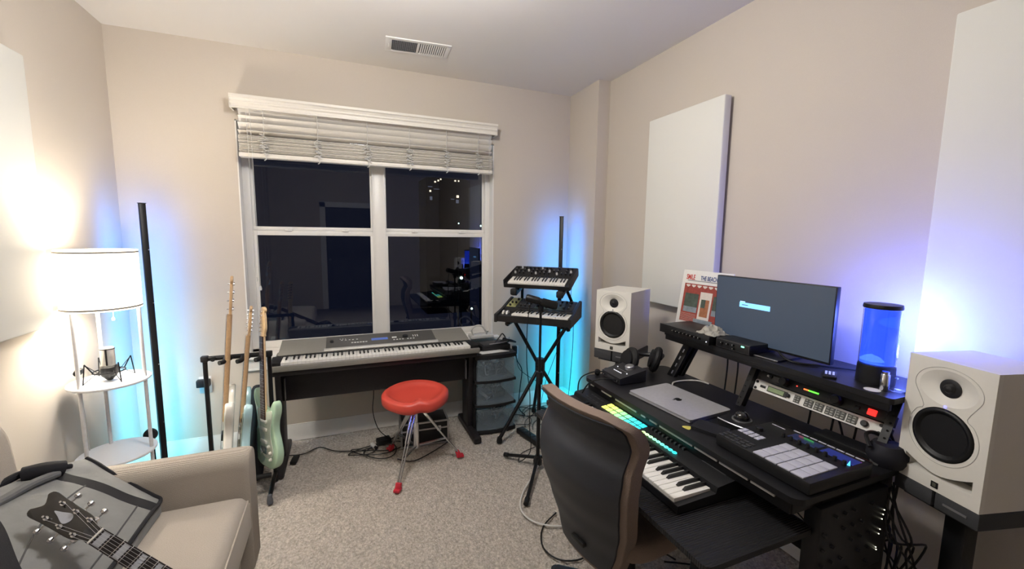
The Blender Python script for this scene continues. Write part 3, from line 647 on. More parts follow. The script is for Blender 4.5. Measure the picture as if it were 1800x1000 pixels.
for (fx, fy) in ((.263-.412, 2.428-2.675), (.699-.412, 2.673-2.675), (.275-.412, 2.924-2.675)):
    a = math.atan2(fy, fx); r_ = .285; ca, sa = cos(a), sin(a); px_, py_ = -sa*.011, ca*.011; mb = MB()
    for s in (-1, 1):
        mb.cyl((.028*ca+s*px_, .028*sa+s*py_, .39), (r_*ca+s*px_*.6, r_*sa+s*py_*.6, .035), .0055, CHROME, n=10)
        mb.cyl((.025*ca+s*px_, .025*sa+s*py_, .41), (.15*ca+s*px_*.8, .15*sa+s*py_*.8, .225), .009, CHROME, n=10)
        mb.cyl((.02*ca+s*px_*.6, .02*sa+s*py_*.6, .14), (.2*ca+s*px_*.6, .2*sa+s*py_*.6, .155), .004, CHROME, n=8)
    leg = mb.build('leg', T)
    MB().box((r_*ca, r_*sa, .024), (.03, .036, .046), REDR, .008, (0, -.35, a)).box((r_*ca+.012*ca, r_*sa+.012*sa, .01), (.05, .04, .018), REDR, .006, (0, 0, a)).build('rubber_foot', leg)

# ================= DRAWERS =================
D = thing('drawer_tower', 'three-drawer frosted plastic storage tower with black frame right of the piano', 'drawers', (1.065, 2.935, 0))
mb = MB()
def curved(mb, z0, z1, m, x0=-.168, x1=.168, y1=.36, bow=.02, inset=0):
    n = 10; out = [(x0+(x1-x0)*i/n, inset-bow*sin(pi*i/n)) for i in range(n+1)]+[(x1, y1), (x0, y1)]
    vs = [(x, y, z) for z in (z0, z1) for x, y in out]; k = len(out)
    return mb.add(vs, [(i, (i+1) % k, k+(i+1) % k, k+i) for i in range(k)]+[tuple(range(k-1, -1, -1)), tuple(range(k, 2*k))], m)
curved(mb, .0, .03, BLK); curved(mb, .595, .625, BLK, bow=.026)
for z in (.215, .405): curved(mb, z, z+.02, BLK, bow=.024)
mb.b2((-.168, .03, .02), (-.15, .34, .6), BLK).b2((.15, .33, .02), (.168, .35, .6), BLK).b2((-.168, .33, .02), (-.15, .36, .6), BLK)
mb.build('frame', D)
for i, z in enumerate((.034, .237, .427)):
    mb = MB(); curved(mb, z, z+.166, DRAW, -.150, .150, .012, .02, -.006); mb.b2((-.15, 0, z), (-.146, .33, z+.15), DRAW).b2((.146, 0, z), (.15, .33, z+.15), DRAW).b2((-.15, 0, z), (.15, .33, z+.004), DRAW)
    dr = mb.build('drawer', D)
    MB().box((0, -.03, z+.15), (.10, .008, .012), DRAW, .003).build('handle', dr)
    mb = MB(); rs = random.Random(i+3)
    for q in range(9):
        x, y = rs.uniform(-.1, .1), rs.uniform(.05, .22); mb.tube([(x, y, z+.015), (x+rs.uniform(-.06, .06), y-.04, z+rs.uniform(.03, .12)), (x+rs.uniform(-.05, .05), y+.03, z+rs.uniform(.03, .12)), (x*.5, y, z+.02)], rs.uniform(.004, .012), GREY if q % 3 else mat('pale_cable_bits', (150, 150, 152), .6), 7, 5)
    mb.box((0, .14, z+.03), (.2, .14, .05), BLK, .01, (0, 0, .2))
    o = tag(mb.build('stored_cables'), ['cables and black gear inside the bottom frosted drawer', 'cables inside the middle frosted drawer', 'cables and a black pouch inside the top frosted drawer'][i], 'cables'); o['kind'] = 'stuff'; o.location = D.location
tag(MB().prism([(-.12, -.045), (.07, -.05), (.13, .01), (-.10, .03)], .003, PAPER, tr((1.06, 2.985, .628), (R(90), 0, 0))).build('paper_sheet'), 'white paper lying on the front of the drawer tower top', 'paper')
tag(MB().box((1.10, 3.11, .646), (.24, .16, .04), BLK, .005, (0, 0, .05)).box((1.10, 3.11, .668), (.21, .13, .006), GREY, .002, (0, 0, .05)).build('black_device'), 'flat black box on top of the drawer tower', 'device')
mb = MB()
mb.tube([(1.10, 3.08, .67), (1.14, 3.07, .72), (1.17, 3.08, .745), (1.2, 3.09, .70), (1.16, 3.1, .68)], .005, GREY, 7).tube([(1.12, 3.06, .675), (1.2, 3.05, .70), (1.27, 3.06, .675)], .008, GREY, 7).tube([(1.05, 3.05, .674), (1.12, 3.04, .68), (1.2, 3.05, .69), (1.23, 3.08, .71)], .005, SILV, 7).box((1.2, 3.08, .69), (.06, .03, .03), BLK, .008, (0, .4, .3)).box((1.245, 3.05, .682), (.07, .018, .012), GREY, .004, (0, .25, .2))
tag(mb.build('clip_stand'), 'small dark folding clip stand on the black box by the window', 'stand')
mb = MB().box((1.06, 3.30, .687), (.20, .10, .03), WCORD, .008)
mb.tube([(.99, 3.27, .70), (.965, 3.26, .75), (1.0, 3.25, .785), (1.05, 3.25, .78), (1.09, 3.26, .73), (1.1, 3.27, .705)], .007, WCORD, 8)
tag(mb.build('white_router'), 'white gadget with looped white cord on the window sill corner', 'gadget')
def outlet(lab, loc, rz):
    t = thing('wall_outlet', lab, 'outlet', loc, rz); MB().box((0, -.003, 0), (.072, .006, .116), WHITE, .002).build('cover_plate', t)
    mb = MB()
    for z in (-.02, .02): mb.box((0, -.0065, z), (.034, .002, .028), WHITE, .001).box((-.006, -.008, z), (.002, .001, .009), BLK).box((.006, -.008, z), (.002, .001, .009), BLK)
    mb.build('socket', t); return t
outlet('white wall outlet with black plug beside the drawer tower', (1.385, YB, .50), 0)
outlet('white wall outlet behind the guitar rack', (-.95+.05, YB, .49), 0)
tag(MB().box((1.375, YB-.028, .53), (.04, .04, .07), BLK, .006).build('plug_adapter'), 'black plug in the outlet beside the drawer tower', 'plug')
tag(MB().box((-.905, YB-.03, .51), (.075, .045, .05), BLK, .006).build('plug_adapter'), 'black plug in the outlet behind the bass guitar', 'plug')
cable('power_cable', 'thick black cord from the outlet plug down to the carpet', [(1.375, 3.30, .50), (1.385, 3.27, .44), (1.42, 3.25, .36), (1.40, 3.24, .2), (1.375, 3.2, .05), (1.4, 3.12, .008)], .004)
cable('power_cable', 'thin cord running from the outlet towards the synthesizer stand', [(1.385, 3.30, .50), (1.40, 3.28, .38), (1.48, 3.26, .30), (1.6, 3.24, .22), (1.7, 3.22, .12), (1.74, 3.2, .02)], .0025)

# ================= SYNTH STAND + SYNTHS + MIC =================
SY = R(-42.5)
T = thing('keyboard_stand', 'black two-tier keyboard stand with spread legs holding two synthesizers', 'stand', (1.39, 2.83, 0), SY)
MB().lathe([(0, .44), (.03, .44), (.038, .47), (.038, .56), (.03, .59), (0, .59)], BLK, n=20).lathe([(0, .52), (.018, .52), (.022, .53), (.022, .545), (0, .55)], BLK, (0, -.035, 0), n=12).build('hub', T)
for (x, y) in ((-.216, -.291), (.36, -.04), (-.145, .33)):
    lg = MB().cyl((x*.06, y*.06, .50), (x, y, .03), .014, BLKM, n=12).build('leg', T); MB().lathe([(0, 0), (.02, 0), (.022, .02), (.015, .045), (0, .045)], RUB, (x, y, 0), n=12).build('rubber_foot', lg)
for s in (-1, 1):
    MB().cyl((s*.02, 0, .55), (s*.205, -.02, .865), .014, BLKM, n=12).build('arm', T)
    MB().box((s*.205, -.0, .885), (.034, .34, .03), BLKM, .006).cyl((s*.205, -.17, .885), (s*.205, -.17, .925), .012, RUB, n=10).lathe([(0, 0), (.02, .0), (.024, .01), (.018, .024), (0, .024)], BLK, (s*.225, -.1, .865), (0, R(90*s), 0), 12).build('lower_bracket', T)
    MB().tube([(s*.205, .1, .89), (s*.21, .16, 1.0), (s*.175, .06, 1.135)], .012, BLKM, 10, 0).build('upright', T)
    MB().box((s*.175, .0, 1.135), (.04, .27, .03), BLKM, .006, (R(16), 0, 0)).box((s*.175, -.13, 1.115), (.05, .05, .05), RUB, .012).build('upper_bracket', T)
def knob(p, x, y, z, r=.009, h=.014, m=BLK, sl=0, mark=True, n=16):
    mb = MB().lathe([(0, h), (r*.8, h), (r*.88, h-.001), (r, 0), (0, 0)], m, n=n)
    if mark: mb.box((0, r*.5, h+.0003), (.0012, r, .0008), KEYW)
    return mb.build('knob', p, loc=(x, y, z), rot=(sl, 0, random.uniform(-1.2, 1.2)))
# upper synth
U_ = thing('synthesizer', 'smaller black synthesizer on the upper tier of the stand, tilted forward', 'synthesizer', (1.409, 2.871, 1.183), (R(16.6), 0, SY))
mb = MB(); wedge(mb, -.25, .25, [(-.15, 0), (-.15, .028), (-.02, .032), (.0, .045), (.15, .062), (.15, .012)], BLK); mb.build('body', U_)
MB().b2((-.256, -.15, .0), (-.25, .15, .06), WOODB, .002).build('end_cheek', U_); MB().b2((.25, -.15, .0), (.256, .15, .06), WOODB, .002).build('end_cheek', U_)
keybed(U_, 22, 2, -.225, .215, -.142, -.022, .040, .012, .009)
zu = lambda y: .045+(y-0)*(.017/.15)
for r_, y in enumerate((.03, .07, .115)):
    for i in range(14):
        if random.random() < .12: continue
        k = knob(U_, -.22+i*.0335, y, zu(y), .0085, .016, BLK if (i*3+r_) % 5 else mat('pale_knob', (190, 190, 190), .4), .11)
# lower synth
G_ = thing('synthesizer', 'larger black synthesizer with beige-green end panel on the lower tier', 'synthesizer', (1.361, 2.807, .905), (R(2), 0, SY))
mb = MB(); wedge(mb, -.27, .27, [(-.18, 0), (-.18, .045), (-.035, .05), (-.03, .075), (.16, .118), (.18, .11), (.18, 0)], BLK); mb.build('body', G_)
for s in (-1, 1): wedge(MB(), s*.27, s*.288, [(-.19, -.004), (-.19, .055), (-.05, .075), (.165, .128), (.187, .115), (.187, -.004)], mat('black_end_cheek', (30, 30, 32), .5)).build('end_cheek', G_)
keybed(G_, 19, 3, -.16, .262, -.17, -.04, .062, .012, .009)
zg = lambda y: .0755+(y+.03)*(.043/.19); sg_ = math.atan(.043/.19)
colz = [(-.225, mat('beige_green_panel', (178, 178, 120), .5), .075), (-.11, GREY, .13), (.02, mat('teal_grey_panel', (60, 74, 74), .5), .12), (.14, mat('teal_grey_panel', (60, 74, 74), .5), .10), (.225, GREY, .06)]
for (x, m, w_) in colz: MB().box((x, .075, zg(.075)+.001), (w_, .17, .003), m, .001, (sg_, 0, 0)).build('control_panel', G_)
for i, x in enumerate((-.235, -.205, -.15, -.115, -.08, -.02, .02, .055, .11, .15, .185, .225)):
    for y in (.01, .06, .12):
        if (i*7+int(y*100)) % 4 == 0: continue
        knob(G_, x, y, zg(y)+.002, .009, .016, BLK, sg_)
for x in (-.245, -.215): MB().lathe([(0, -.006), (.03, -.006), (.03, .006), (0, .006)], KEYW, (x, -.10, .04), (0, R(90), 0), 20).build('wheel', G_)
# mic stand
M_ = thing('microphone_stand', 'black microphone stand on tripod base in front of the synthesizers', 'microphone stand', (1.152, 2.352, 0))
MB().cyl((0, 0, .03), (0, 0, .62), .0125, BLKM).cyl((0, 0, .6), (0, 0, 1.06), .008, BLKM).build('pole', M_)
MB().lathe([(0, .58), (.02, .58), (.023, .6), (.02, .66), (0, .66)], BLK, n=16).build('collar', M_)
MB().lathe([(0, .025), (.028, .03), (.03, .055), (.018, .09), (0, .09)], BLK, n=16).build('tripod_hub', M_)
for (dx, dy) in ((-.155, .21), (-.235, -.34), (.3, .05)):
    lg = MB().tube([(0, 0, .075), (dx*.9, dy*.9, .022)], .011, BLKM, 10, 0).build('leg', M_); MB().cyl((dx*.88, dy*.88, .022), (dx, dy, .018), .015, RUB, n=12).build('rubber_foot', lg)
MB().box((0, -.0, 1.075), (.03, .03, .05), BLK, .005).cyl((-.03, 0, 1.09), (.03, 0, 1.09), .008, BLK).build('clip', M_)
Q = thing('broadcast_microphone', 'black tube-shaped broadcast microphone on the stand in front of the lower synthesizer', 'microphone', (1.150, 2.335, 1.118), (0, R(15), R(-22)))
MB().lathe([(0, -.105), (.02, -.104), (.0245, -.095), (.0245, -.02), (.021, -.018), (.021, .0), (0, .0)], BLKM, (0, 0, 0), (0, R(90), 0), 24).build('body', Q)
MB().lathe([(0, 0), (.024, 0), (.027, .01), (.027, .085), (.022, .1), (0, .102)], mat('foam_windscreen', (16, 16, 17), .95, bump=.6, scale=700), (0, 0, 0), (0, R(90), 0), 24).build('windscreen', Q)
MB().tube([(.0, 0, .0), (.01, .032, -.02), (.0, 0, -.045)], .004, BLKM, 8).build('yoke', Q)
cable('microphone_cable', 'black cord hanging down beside the microphone stand pole', [(1.08, 2.36, 1.1), (1.07, 2.375, .95), (1.075, 2.38, .7), (1.10, 2.38, .5), (1.10, 2.38, .3), (1.12, 2.4, .1), (1.06, 2.45, .008), (1.12, 2.55, .006), (1.25, 2.6, .006)], .003)
cable('synth_cable', 'thin cord hanging from the right end of the lower synthesizer', [(1.60, 2.70, .90), (1.61, 2.72, .7), (1.60, 2.73, .4), (1.58, 2.75, .1), (1.6, 2.8, .006)], .0025)
cable('synth_cable', 'thin cord hanging from the upper synthesizer past the lower one', [(1.62, 2.78, 1.14), (1.64, 2.85, .95), (1.6, 2.95, .6), (1.52, 3.0, .3), (1.5, 3.05, .008)], .002)
s_ = thing('power_strip', 'dark power strip on the carpet under the synthesizer stand', 'power strip', (1.27, 2.72, 0), R(12))
MB().box((0, 0, .022), (.06, .30, .038), BLK, .006).build('housing', s_)
mb = MB()
for i in range(6): mb.box((0, -.11+i*.044, .042), (.03, .03, .003), GREY, .001)
mb.build('socket', s_)
mb = MB()
rs = random.Random(5)
for q in range(7):
    x, y = rs.uniform(1.25, 1.6), rs.uniform(2.85, 3.15)
    mb.tube([(x, y, .006), (x+.1, y-.05*rs.random(), .012), (x+.16, y+.08, .006), (x+.05, y+.14, .02), (x-.05, y+.1, .006), (x-.1, y, .006)], .003, CORD, 6, 6)
tag(mb.build('tangled_cable'), 'dark cables snaking over the carpet behind the keyboard stand', 'cable')
cable('white_cable', 'pale cord looping on the carpet left of the office chair', [(1.13, 2.30, .05), (1.06, 2.24, .02), (.95, 2.13, .008), (.88, 2.0, .008), (.90, 1.88, .008), (1.0, 1.80, .008), (1.12, 1.78, .008)], .005, WCORD)
cable('floor_cable', 'black cord curving on the carpet beneath the chair back', [(1.05, 1.9, .006), (.93, 1.82, .006), (.87, 1.7, .006), (.9, 1.6, .006), (1.0, 1.56, .006), (1.15, 1.6, .006)], .004)

# ================= DESK =================
DZ = .79; DX0, DX1, DY0, DY1 = 1.175, 1.72, .715, 1.86
K = thing('studio_desk', 'black studio desk with raised shelf, rack and pull-out keyboard tray', 'desk', (0, 0, 0))
def rrect(x0, y0, x1, y1, r, n=5):
    o = []
    for (cx, cy, a) in ((x1-r, y0+r, -90), (x1-r, y1-r, 0), (x0+r, y1-r, 90), (x0+r, y0+r, 180)):
        for i in range(n+1): t = R(a+90*i/n); o.append((cx+r*cos(t), cy+r*sin(t)))
    return o
def slab(out, z0, z1, m, bev=.002):
    return MB().prism([(x, -y) for x, y in out], z1-z0, m, tr((0, 0, (z0+z1)/2), (R(90), 0, 0)) @ Matrix.Identity(4), bev=bev)
def slab(out, z0, z1, m):
    n = len(out); vs = [(x, y, z) for z in (z0, z0+.002, z1-.002, z1) for x, y in out]; cx = sum(p[0] for p in out)/n; cy = sum(p[1] for p in out)/n
    fs = [tuple(range(n-1, -1, -1)), tuple(3*n+i for i in range(n))]
    for j in range(3):
        for i in range(n): fs.append((j*n+i, j*n+(i+1) % n, (j+1)*n+(i+1) % n, (j+1)*n+i))
    return MB().add(vs, fs, m)
slab(rrect(DX0, DY0, DX1, DY1, .035), DZ-.02, DZ, DESKM).build('desktop', K)
mb = MB()
SEG = [(1.80, 1.77), (1.70, 1.62), (1.585, 1.43), (1.40, 1.37), (1.345, 1.30), (1.285, 1.11), (1.10, 1.0), (.99, .88), (.87, .79)]
STR = mat('white_edge_strip', (176, 174, 172), .5)
for (a, b_) in SEG: MB().b2((DX0+.004, b_, DZ-.031), (DX0+.010, a, DZ-.018), STR, .001).build('edge_strip', K, 'pale strip segment under the black front edge')
MB().b2((1.185, DY0+.03, DZ-.06), (1.21, DY1-.03, DZ-.02), BLKM, .002).b2((1.68, DY0+.03, DZ-.08), (1.70, DY1-.03, DZ-.02), BLKM, .002).build('rail', K)
for y in (.76, 1.79):
    mb = MB(); mb.b2((1.62, y-.025, .0), (1.68, y+.025, DZ-.02), BLKM, .004).b2((1.19, y-.02, DZ-.06), (1.68, y+.02, DZ-.02), BLKM, .004); mb.build('leg', K)
    MB().b2((1.2, y-.03, 0), (1.72, y+.03, .035), BLKM, .006).build('foot', K)
MB().b2((1.655, .78, .30), (1.665, 1.77, .42), BLKM, .002).build('cross_bar', K)
# tray
TZ = .665
tr_ = slab(rrect(.862, .735, 1.29, 1.80, .02), TZ-.018, TZ, TRAYM).build('keyboard_tray', K)
for y in (.76, 1.78): MB().b2((1.0, y-.012, TZ-.032), (1.6, y+.012, TZ-.018), BLKM, .002).build('slide_rail', tr_)
for y in (.745, 1.79): MB().b2((1.32, y-.006, TZ-.03), (1.36, y+.006, DZ-.03), BLKM).build('tray_hanger', tr_)
# shelf
SZ = 1.03; SX0, SX1 = 1.60, 1.90
slab(rrect(SX0, .725, SX1, 1.75, .012), SZ-.02, SZ, DESKM).build('upper_shelf', K)
MB().b2((SX0+.005, .735, SZ-.045), (SX0+.02, 1.74, SZ-.02), BLKM, .001).build('shelf_rail', K)
HOLE = mat('rack_hole_black', (5, 5, 5), .8)
for y in (.772, 1.264, 1.70):
    mb = MB(); a = (1.625 if y < 1.5 else 1.63, y, DZ+.002); b_ = (1.735 if y < 1.5 else 1.77, y, SZ-.02)
    d_ = Vector(b_)-Vector(a); ang = math.atan2(d_.x, d_.z)
    if y < 1.5:
        mb.box(((a[0]+b_[0])/2, y, (a[2]+b_[2])/2), (.03, .004, d_.length), BLKM, 0, (0, ang, 0))
        mb.box(((a[0]+b_[0])/2-.015, y+(.012 if y > 1 else -.012), (a[2]+b_[2])/2), (.003, .024, d_.length), BLKM, 0, (0, ang, 0))
        p = mb.build('rack_rail', K); mh = MB()
        for q in range(9):
            t = (q+.5)/9; c_ = Vector(a)+d_*t; mh.cyl((c_.x-.0175, y+(.014 if y > 1 else -.014), c_.z), (c_.x-.019, y+(.014 if y > 1 else -.014), c_.z), .0038, HOLE, n=8)
        mh.build('rack_hole', p)
    else:
        mb.box(((a[0]+b_[0])/2, y, (a[2]+b_[2])/2), (.022, .05, d_.length+.02), BLKM, .002, (0, ang, 0)); mb.box(((a[0]+b_[0])/2+.05, y, (a[2]+b_[2])/2), (.022, .05, d_.length+.02), BLKM, .002, (0, ang, 0)); p = mb.build('shelf_bracket', K)
        mh = MB()
        for q in range(6):
            t = (q+.5)/6; c_ = Vector(a)+d_*t; mh.box((c_.x-.012, y, c_.z), (.002, .008, .02), SILV, 0, (0, ang, 0))
        mh.build('slot', p)
# rack devices (faces look to -X): local x along -Y world
def rackdev(name, lab, z, m, cat, dep=.12, x=1.702):
    t = thing(name, lab, cat, (x, 1.018, z), (R(-24), 0, R(-90)))
    MB().box((0, .002, 0), (.483, .004, .0436), m, .001).build('faceplate', t)
    MB().box((0, dep/2+.006, 0), (.43, dep, .040), BLKM, .001).build('chassis', t); return t
A = rackdev('rack_preamp', 'black rack unit with two large knobs and red power switch, above the silver one', .932, mat('rack_black_face', (40, 40, 42), .5), 'rack unit')
def fk(p, x, z, r, h, m=BLK):  # knob on front face
    return MB().lathe([(0, h), (r*.82, h), (r, h*.8), (r, 0), (0, 0)], m, (x, 0, z), (R(90), 0, 0), 24).build('knob', p)
fk(A, -.115, .0, .018, .03); fk(A, .085, -.002, .018, .03); fk(A, -.19, .004, .005, .012, SILV); fk(A, -.18, .004, .007, .010)
MB().box((-.15, -.002, .0), (.05, .002, .022), mat('faint_white_print', (90, 90, 90), .6)).build('printed_panel', A)
for i in range(12): MB().box((-.04+i*.0048, -.0015, .0), (.0038, .002, .005), emis('meter_green', (90, 255, 60), 2.0) if i > 3 else emis('meter_orange', (255, 120, 60), 1.5)).build('meter_led', A)
MB().cyl((-.07, 0, .002), (-.07, -.002, .002), .002, emis('red_led', (255, 60, 50), 3), n=8).build('indicator_led', A)
MB().box((.195, -.004, -.002), (.026, .008, .022), emis('red_lit_switch', (255, 40, 35), 1.6), .002).build('power_switch', A)
MB().box((.15, -.003, -.002), (.014, .006, .012), BLK, .001).build('toggle', A)
mb = MB()
for s in (-1, 1):
    for z in (-.014, .014): mb.cyl((s*.233, 0, z), (s*.233, -.003, z), .005, BLKM, n=10)
mb.build('screw', A)
B_ = rackdev('rack_effects_unit', 'silver-white rack effects unit with small screen and grey button blocks', .889, mat('white_metal_face', (242, 240, 234), .45), 'rack unit', x=1.682)
MB().box((-.135, -.002, .0), (.085, .003, .024), mat('lcd_bezel', (60, 60, 58), .4)).build('bezel', B_)
MB().box((-.14, -.004, .0), (.068, .002, .018), mat('greenish_lcd', (132, 146, 112), .3, emit=(140, 160, 110), es=.12)).build('display', B_)
fk(B_, -.088, .0, .008, .01); MB().box((-.2, -.002, .0), (.024, .003, .010), BLK, .001).build('input_jack', B_)
for i, x in enumerate((-.052, -.006, .032, .072, .108, .146)):
    w_ = .024 if i == 0 else .033
    p = MB().box((x, -.0015, -.001), (w_, .002, .030), mat('grey_button_block', (92, 92, 88), .6), .001).build('button_block', B_); mb = MB()
    for r_ in (-1, 0, 1):
        for q in (-1, 1): mb.box((x+q*w_*.22, -.0035, r_*.0095-.001), (w_*.3, .003, .005), mat('light_grey_button', (170, 168, 160), .5), .001)
    mb.build('buttons', p)
fk(B_, .186, .0, .011, .012)
mb = MB()
for s in (-1, 1):
    for z in (-.014, .014): mb.cyl((s*.231, 0, z), (s*.231, -.003, z), .006, BLKM, n=10)
mb.build('screw', B_)
text('EFFECTS', .005, GREY, B_, (-.2, -.0012, -.012), (R(90), 0, 0)).name = 'lettering'
bpy.data.objects.remove(bpy.data.objects['lettering'])
# hanging cables behind
for i, (y, x, lab) in enumerate(((1.50, 1.78, 'left of two straight black cords hanging from the shelf behind the laptop'), (1.44, 1.78, 'right of two straight black cords hanging from the shelf behind the laptop'), (1.06, 1.74, 'black cord hanging below the silver rack unit, leftmost'), (.98, 1.75, 'pair of black cords below the middle of the silver rack unit'), (.9, 1.75, 'black cord hanging below the right part of the silver rack unit'), (.80, 1.74, 'black cord bundle under the right end of the silver rack unit'))):
    mb = MB().tube([(x, y, SZ-.03 if i < 2 else .90), (x+.01, y-.005, .9 if i < 2 else .85), (x+.015, y+.01, .7), (x, y+.02, .4)], .004, CORD, 7, 5)
    if i in (3, 5): mb.tube([(x, y, .89), (x+.01, y-.03, .82), (x+.02, y-.045, .7), (x, y-.03, .45)], .004, CORD, 7, 5)
    tag(mb.build('hanging_cable'), lab, 'cable')
# ---- items on desk
# laptop
t = thing('laptop', 'closed silver laptop with dark fruit emblem on the desk', 'laptop', (1.376, 1.395, DZ), R(-85.4))
o = rrect(-.178, -.124, .178, .124, .014)
slab(o, .002, .0115, SILV).build('base', t)
mb = slab(o, .0125, .0165, mat('silver_laptop_lid', (172, 171, 174), .38, metal=.25)); mb.build('lid', t)
ap = closed([(0, -.017), (.006, -.019), (.012, -.015), (.016, -.006), (.013, .0), (.014, .008), (.008, .013), (0, .010), (-.009, .013), (-.016, .006), (-.016, -.006), (-.011, -.016), (-.006, -.019)], 4)
MB().prism([(x, z) for x, z in ap], .0006, mat('dark_emblem', (30, 30, 34), .2, metal=.6), tr((.0, 0, .0168), (R(-90), 0, R(180)))).prism(closed([(0, .014), (.005, .017), (.007, .024), (.001, .021)], 3), .0006, mat('dark_emblem', (30, 30, 34)), tr((.0, 0, .0168), (R(-90), 0, R(180)))).build('emblem', t)
mb = MB().b2((-.174, -.1245, .0035), (.174, -.1235, .0085), mat('pale_edge', (200, 200, 204), .4, metal=.5)); mb.build('front_edge', t)
# maschine
t = thing('pad_controller', 'black pad controller with sixteen pale grey pads on the desk end', 'drum pads', (1.375, .885, DZ), R(-90))
MB().box((0, 0, .022), (.33, .30, .040), BLK, .006).build('body', t)
MB().b2((-.163, .145, .02), (.163, .15, .046), BLKM).build('rear_edge', t)
zt = .0425
pm = None
for i in range(4):
    for j in range(4):
        o = MB().box((0, 0, 0), (.0385, .0385, .005), PADM, .0015).build('pad', t) if pm is None else copy(pm, t, (0, 0, 0)); pm = pm or o
        o.location = (-.002+i*.0415, -.127+j*.0405, zt+.0015)
pm = None
for i in range(2):
    for j in range(4):
        o = MB().box((0, 0, 0), (.018, .018, .003), BTN if 0 else PADM, .001).build('button', t) if pm is None else copy(pm, t, (0, 0, 0)); pm = pm or o
        o.location = (-.146+j*.0215, -.046+i*.0215, zt+.001)
pm = None
for i in range(3):
    for j in range(5):
        o = MB().box((0, 0, 0), (.019, .012, .002), GREY, .001).build('dark_button', t) if pm is None else copy(pm, t, (0, 0, 0)); pm = pm or o
        o.location = (-.15+j*.0225, -.138+i*.019, zt+.001)
for j in range(8): MB().box((-.065+j*.0285, .138, zt+.0012), (.025, .006, .003), PADM, .001).build('light_button', t)
for j in range(8): knob(t, -.06+j*.028, .055, zt, .0065, .014, BLK, 0, False)
knob(t, -.125, .02, zt, .0125, .012, BLK, 0, False)
for (x, c) in ((-.01, (38, 44, 72)), (.1, (40, 48, 110))): MB().box((x, .098, zt+.0005), (.098, .048, .001), mat('pad_screen_%d' % c[2], c, .08, emit=c, es=.5)).build('screen', t)
MB().box((-.12, .115, zt+.001), (.05, .003, .002), PADM).build('touch_strip', t)
MB().prism([(-.004, 0), (.0, .025), (.004, 0)], .002, emis('cyan_glint', (80, 200, 255), 1.2), tr((.145, .06, zt+.002), (R(-75), 0, R(20)))).build('indicator', t)
# trackball
t = thing('trackball_mouse', 'black trackball mouse with silver ring behind the laptop on the desk', 'trackball', (1.44, 1.125, DZ), R(-80))
slab(rrect(-.065, -.065, .065, .065, .03), .0, .024, BLK).build('body', t)
MB().lathe([(0, .036), (.014, .034), (.024, .026), (.028, .014), (.026, 0), (0, 0)], mat('glossy_black_ball', (10, 10, 12), .08, coat=1), (0, .01, .022), n=32).build('ball', t)
MB().open_lathe([(.031, .022), (.036, .022), (.036, .029), (.031, .029), (.031, .022)], SILV, (0, .01, 0), n=32).build('scroll_ring', t)
MB().tube([(-.058, -.06, .027), (0, -.068, .027), (.058, -.06, .027), (.062, .0, .027)], .003, SILV, 6).build('edge_trim', t)
tag(slab(rrect(-.06, -.045, .06, .045, .008), .0, .012, mat('black_pouch_cloth', (18, 18, 22), .9, bump=.3, scale=500)).build('black_pouch', loc=(1.30, 1.14, DZ), rot=(0, 0, R(-70))), 'flat black pouch on the desk in front of the trackball', 'pouch')
tag(MB().prism(closed([(-.016, .012), (.016, .012), (.006, -.014), (-.006, -.014)], 4), .001, mat('yellow_plectrum', (206, 196, 96), .4), tr((1.23, 1.19, DZ+.001), (R(90), 0, .6))).build('guitar_pick'), 'yellow guitar pick near the front edge of the desk', 'guitar pick')
# audio interface
t = thing('audio_interface', 'dark desktop audio interface with big silver volume knob on the desk corner', 'audio interface', (1.345, 1.745, DZ), R(-92))
wedge(MB(), -.082, .082, [(-.078, .004), (-.078, .034), (.078, .066), (.078, .004)], mat('dark_anodised_metal', (58, 58, 62), .4, metal=.5)).build('body', t)
sa = math.atan(.032/.156); za = lambda y: .050+y*.032/.156
MB().lathe([(0, .018), (.02, .018), (.0235, .015), (.025, 0), (0, 0)], SILV, (0.01, .03, za(.03)), (sa, 0, 0), 32).build('volume_knob', t)
mb = MB()
for i in range(6): mb.box((-.035+i*.012, -.035, za(-.035)+.001), (.006, .004, .002), emis('tiny_white_led', (230, 230, 240), .8), 0, (sa, 0, 0))
mb.box((-.0, -.01, za(-.01)+.0005), (.09, .002, .001), SILV, 0, (sa, 0, 0)); mb.box((.055, -.02, za(-.02)+.001), (.006, .005, .002), emis('tiny_white_led', (230, 230, 240), .8), 0, (sa, 0, 0)); mb.box((-.055, .0, za(0)+.001), (.006, .005, .002), emis('tiny_white_led', (230, 230, 240), .8), 0, (sa, 0, 0))
mb.build('led_row', t)
mb = MB()
for x in (-.06, .06): mb.cyl((x, -.0785, .018), (x, -.082, .018), .007, BLK, n=12).cyl((x, -.079, .018), (x, -.083, .018), .004, SILV, n=8)
mb.box((0, -.079, .018), (.06, .003, .012), GREY, .001); mb.build('jack', t)
MB().b2((-.07, -.07, 0), (.07, .07, .005), RUB).build('rubber_base', t)
cable('audio_cable', 'black cord running from the audio interface down to the keyboard tray', [(1.262, 1.69, .81), (1.20, 1.71, .82), (1.15, 1.76, .79), (1.13, 1.80, .72), (1.12, 1.79, .685)], .0035)
cable('looping_cable', 'black cord looping off the left desk corner beside the interface', [(1.33, 1.84, .80), (1.24, 1.87, .80), (1.17, 1.89, .76), (1.16, 1.88, .66), (1.2, 1.86, .60), (1.3, 1.88, .5)], .0035)
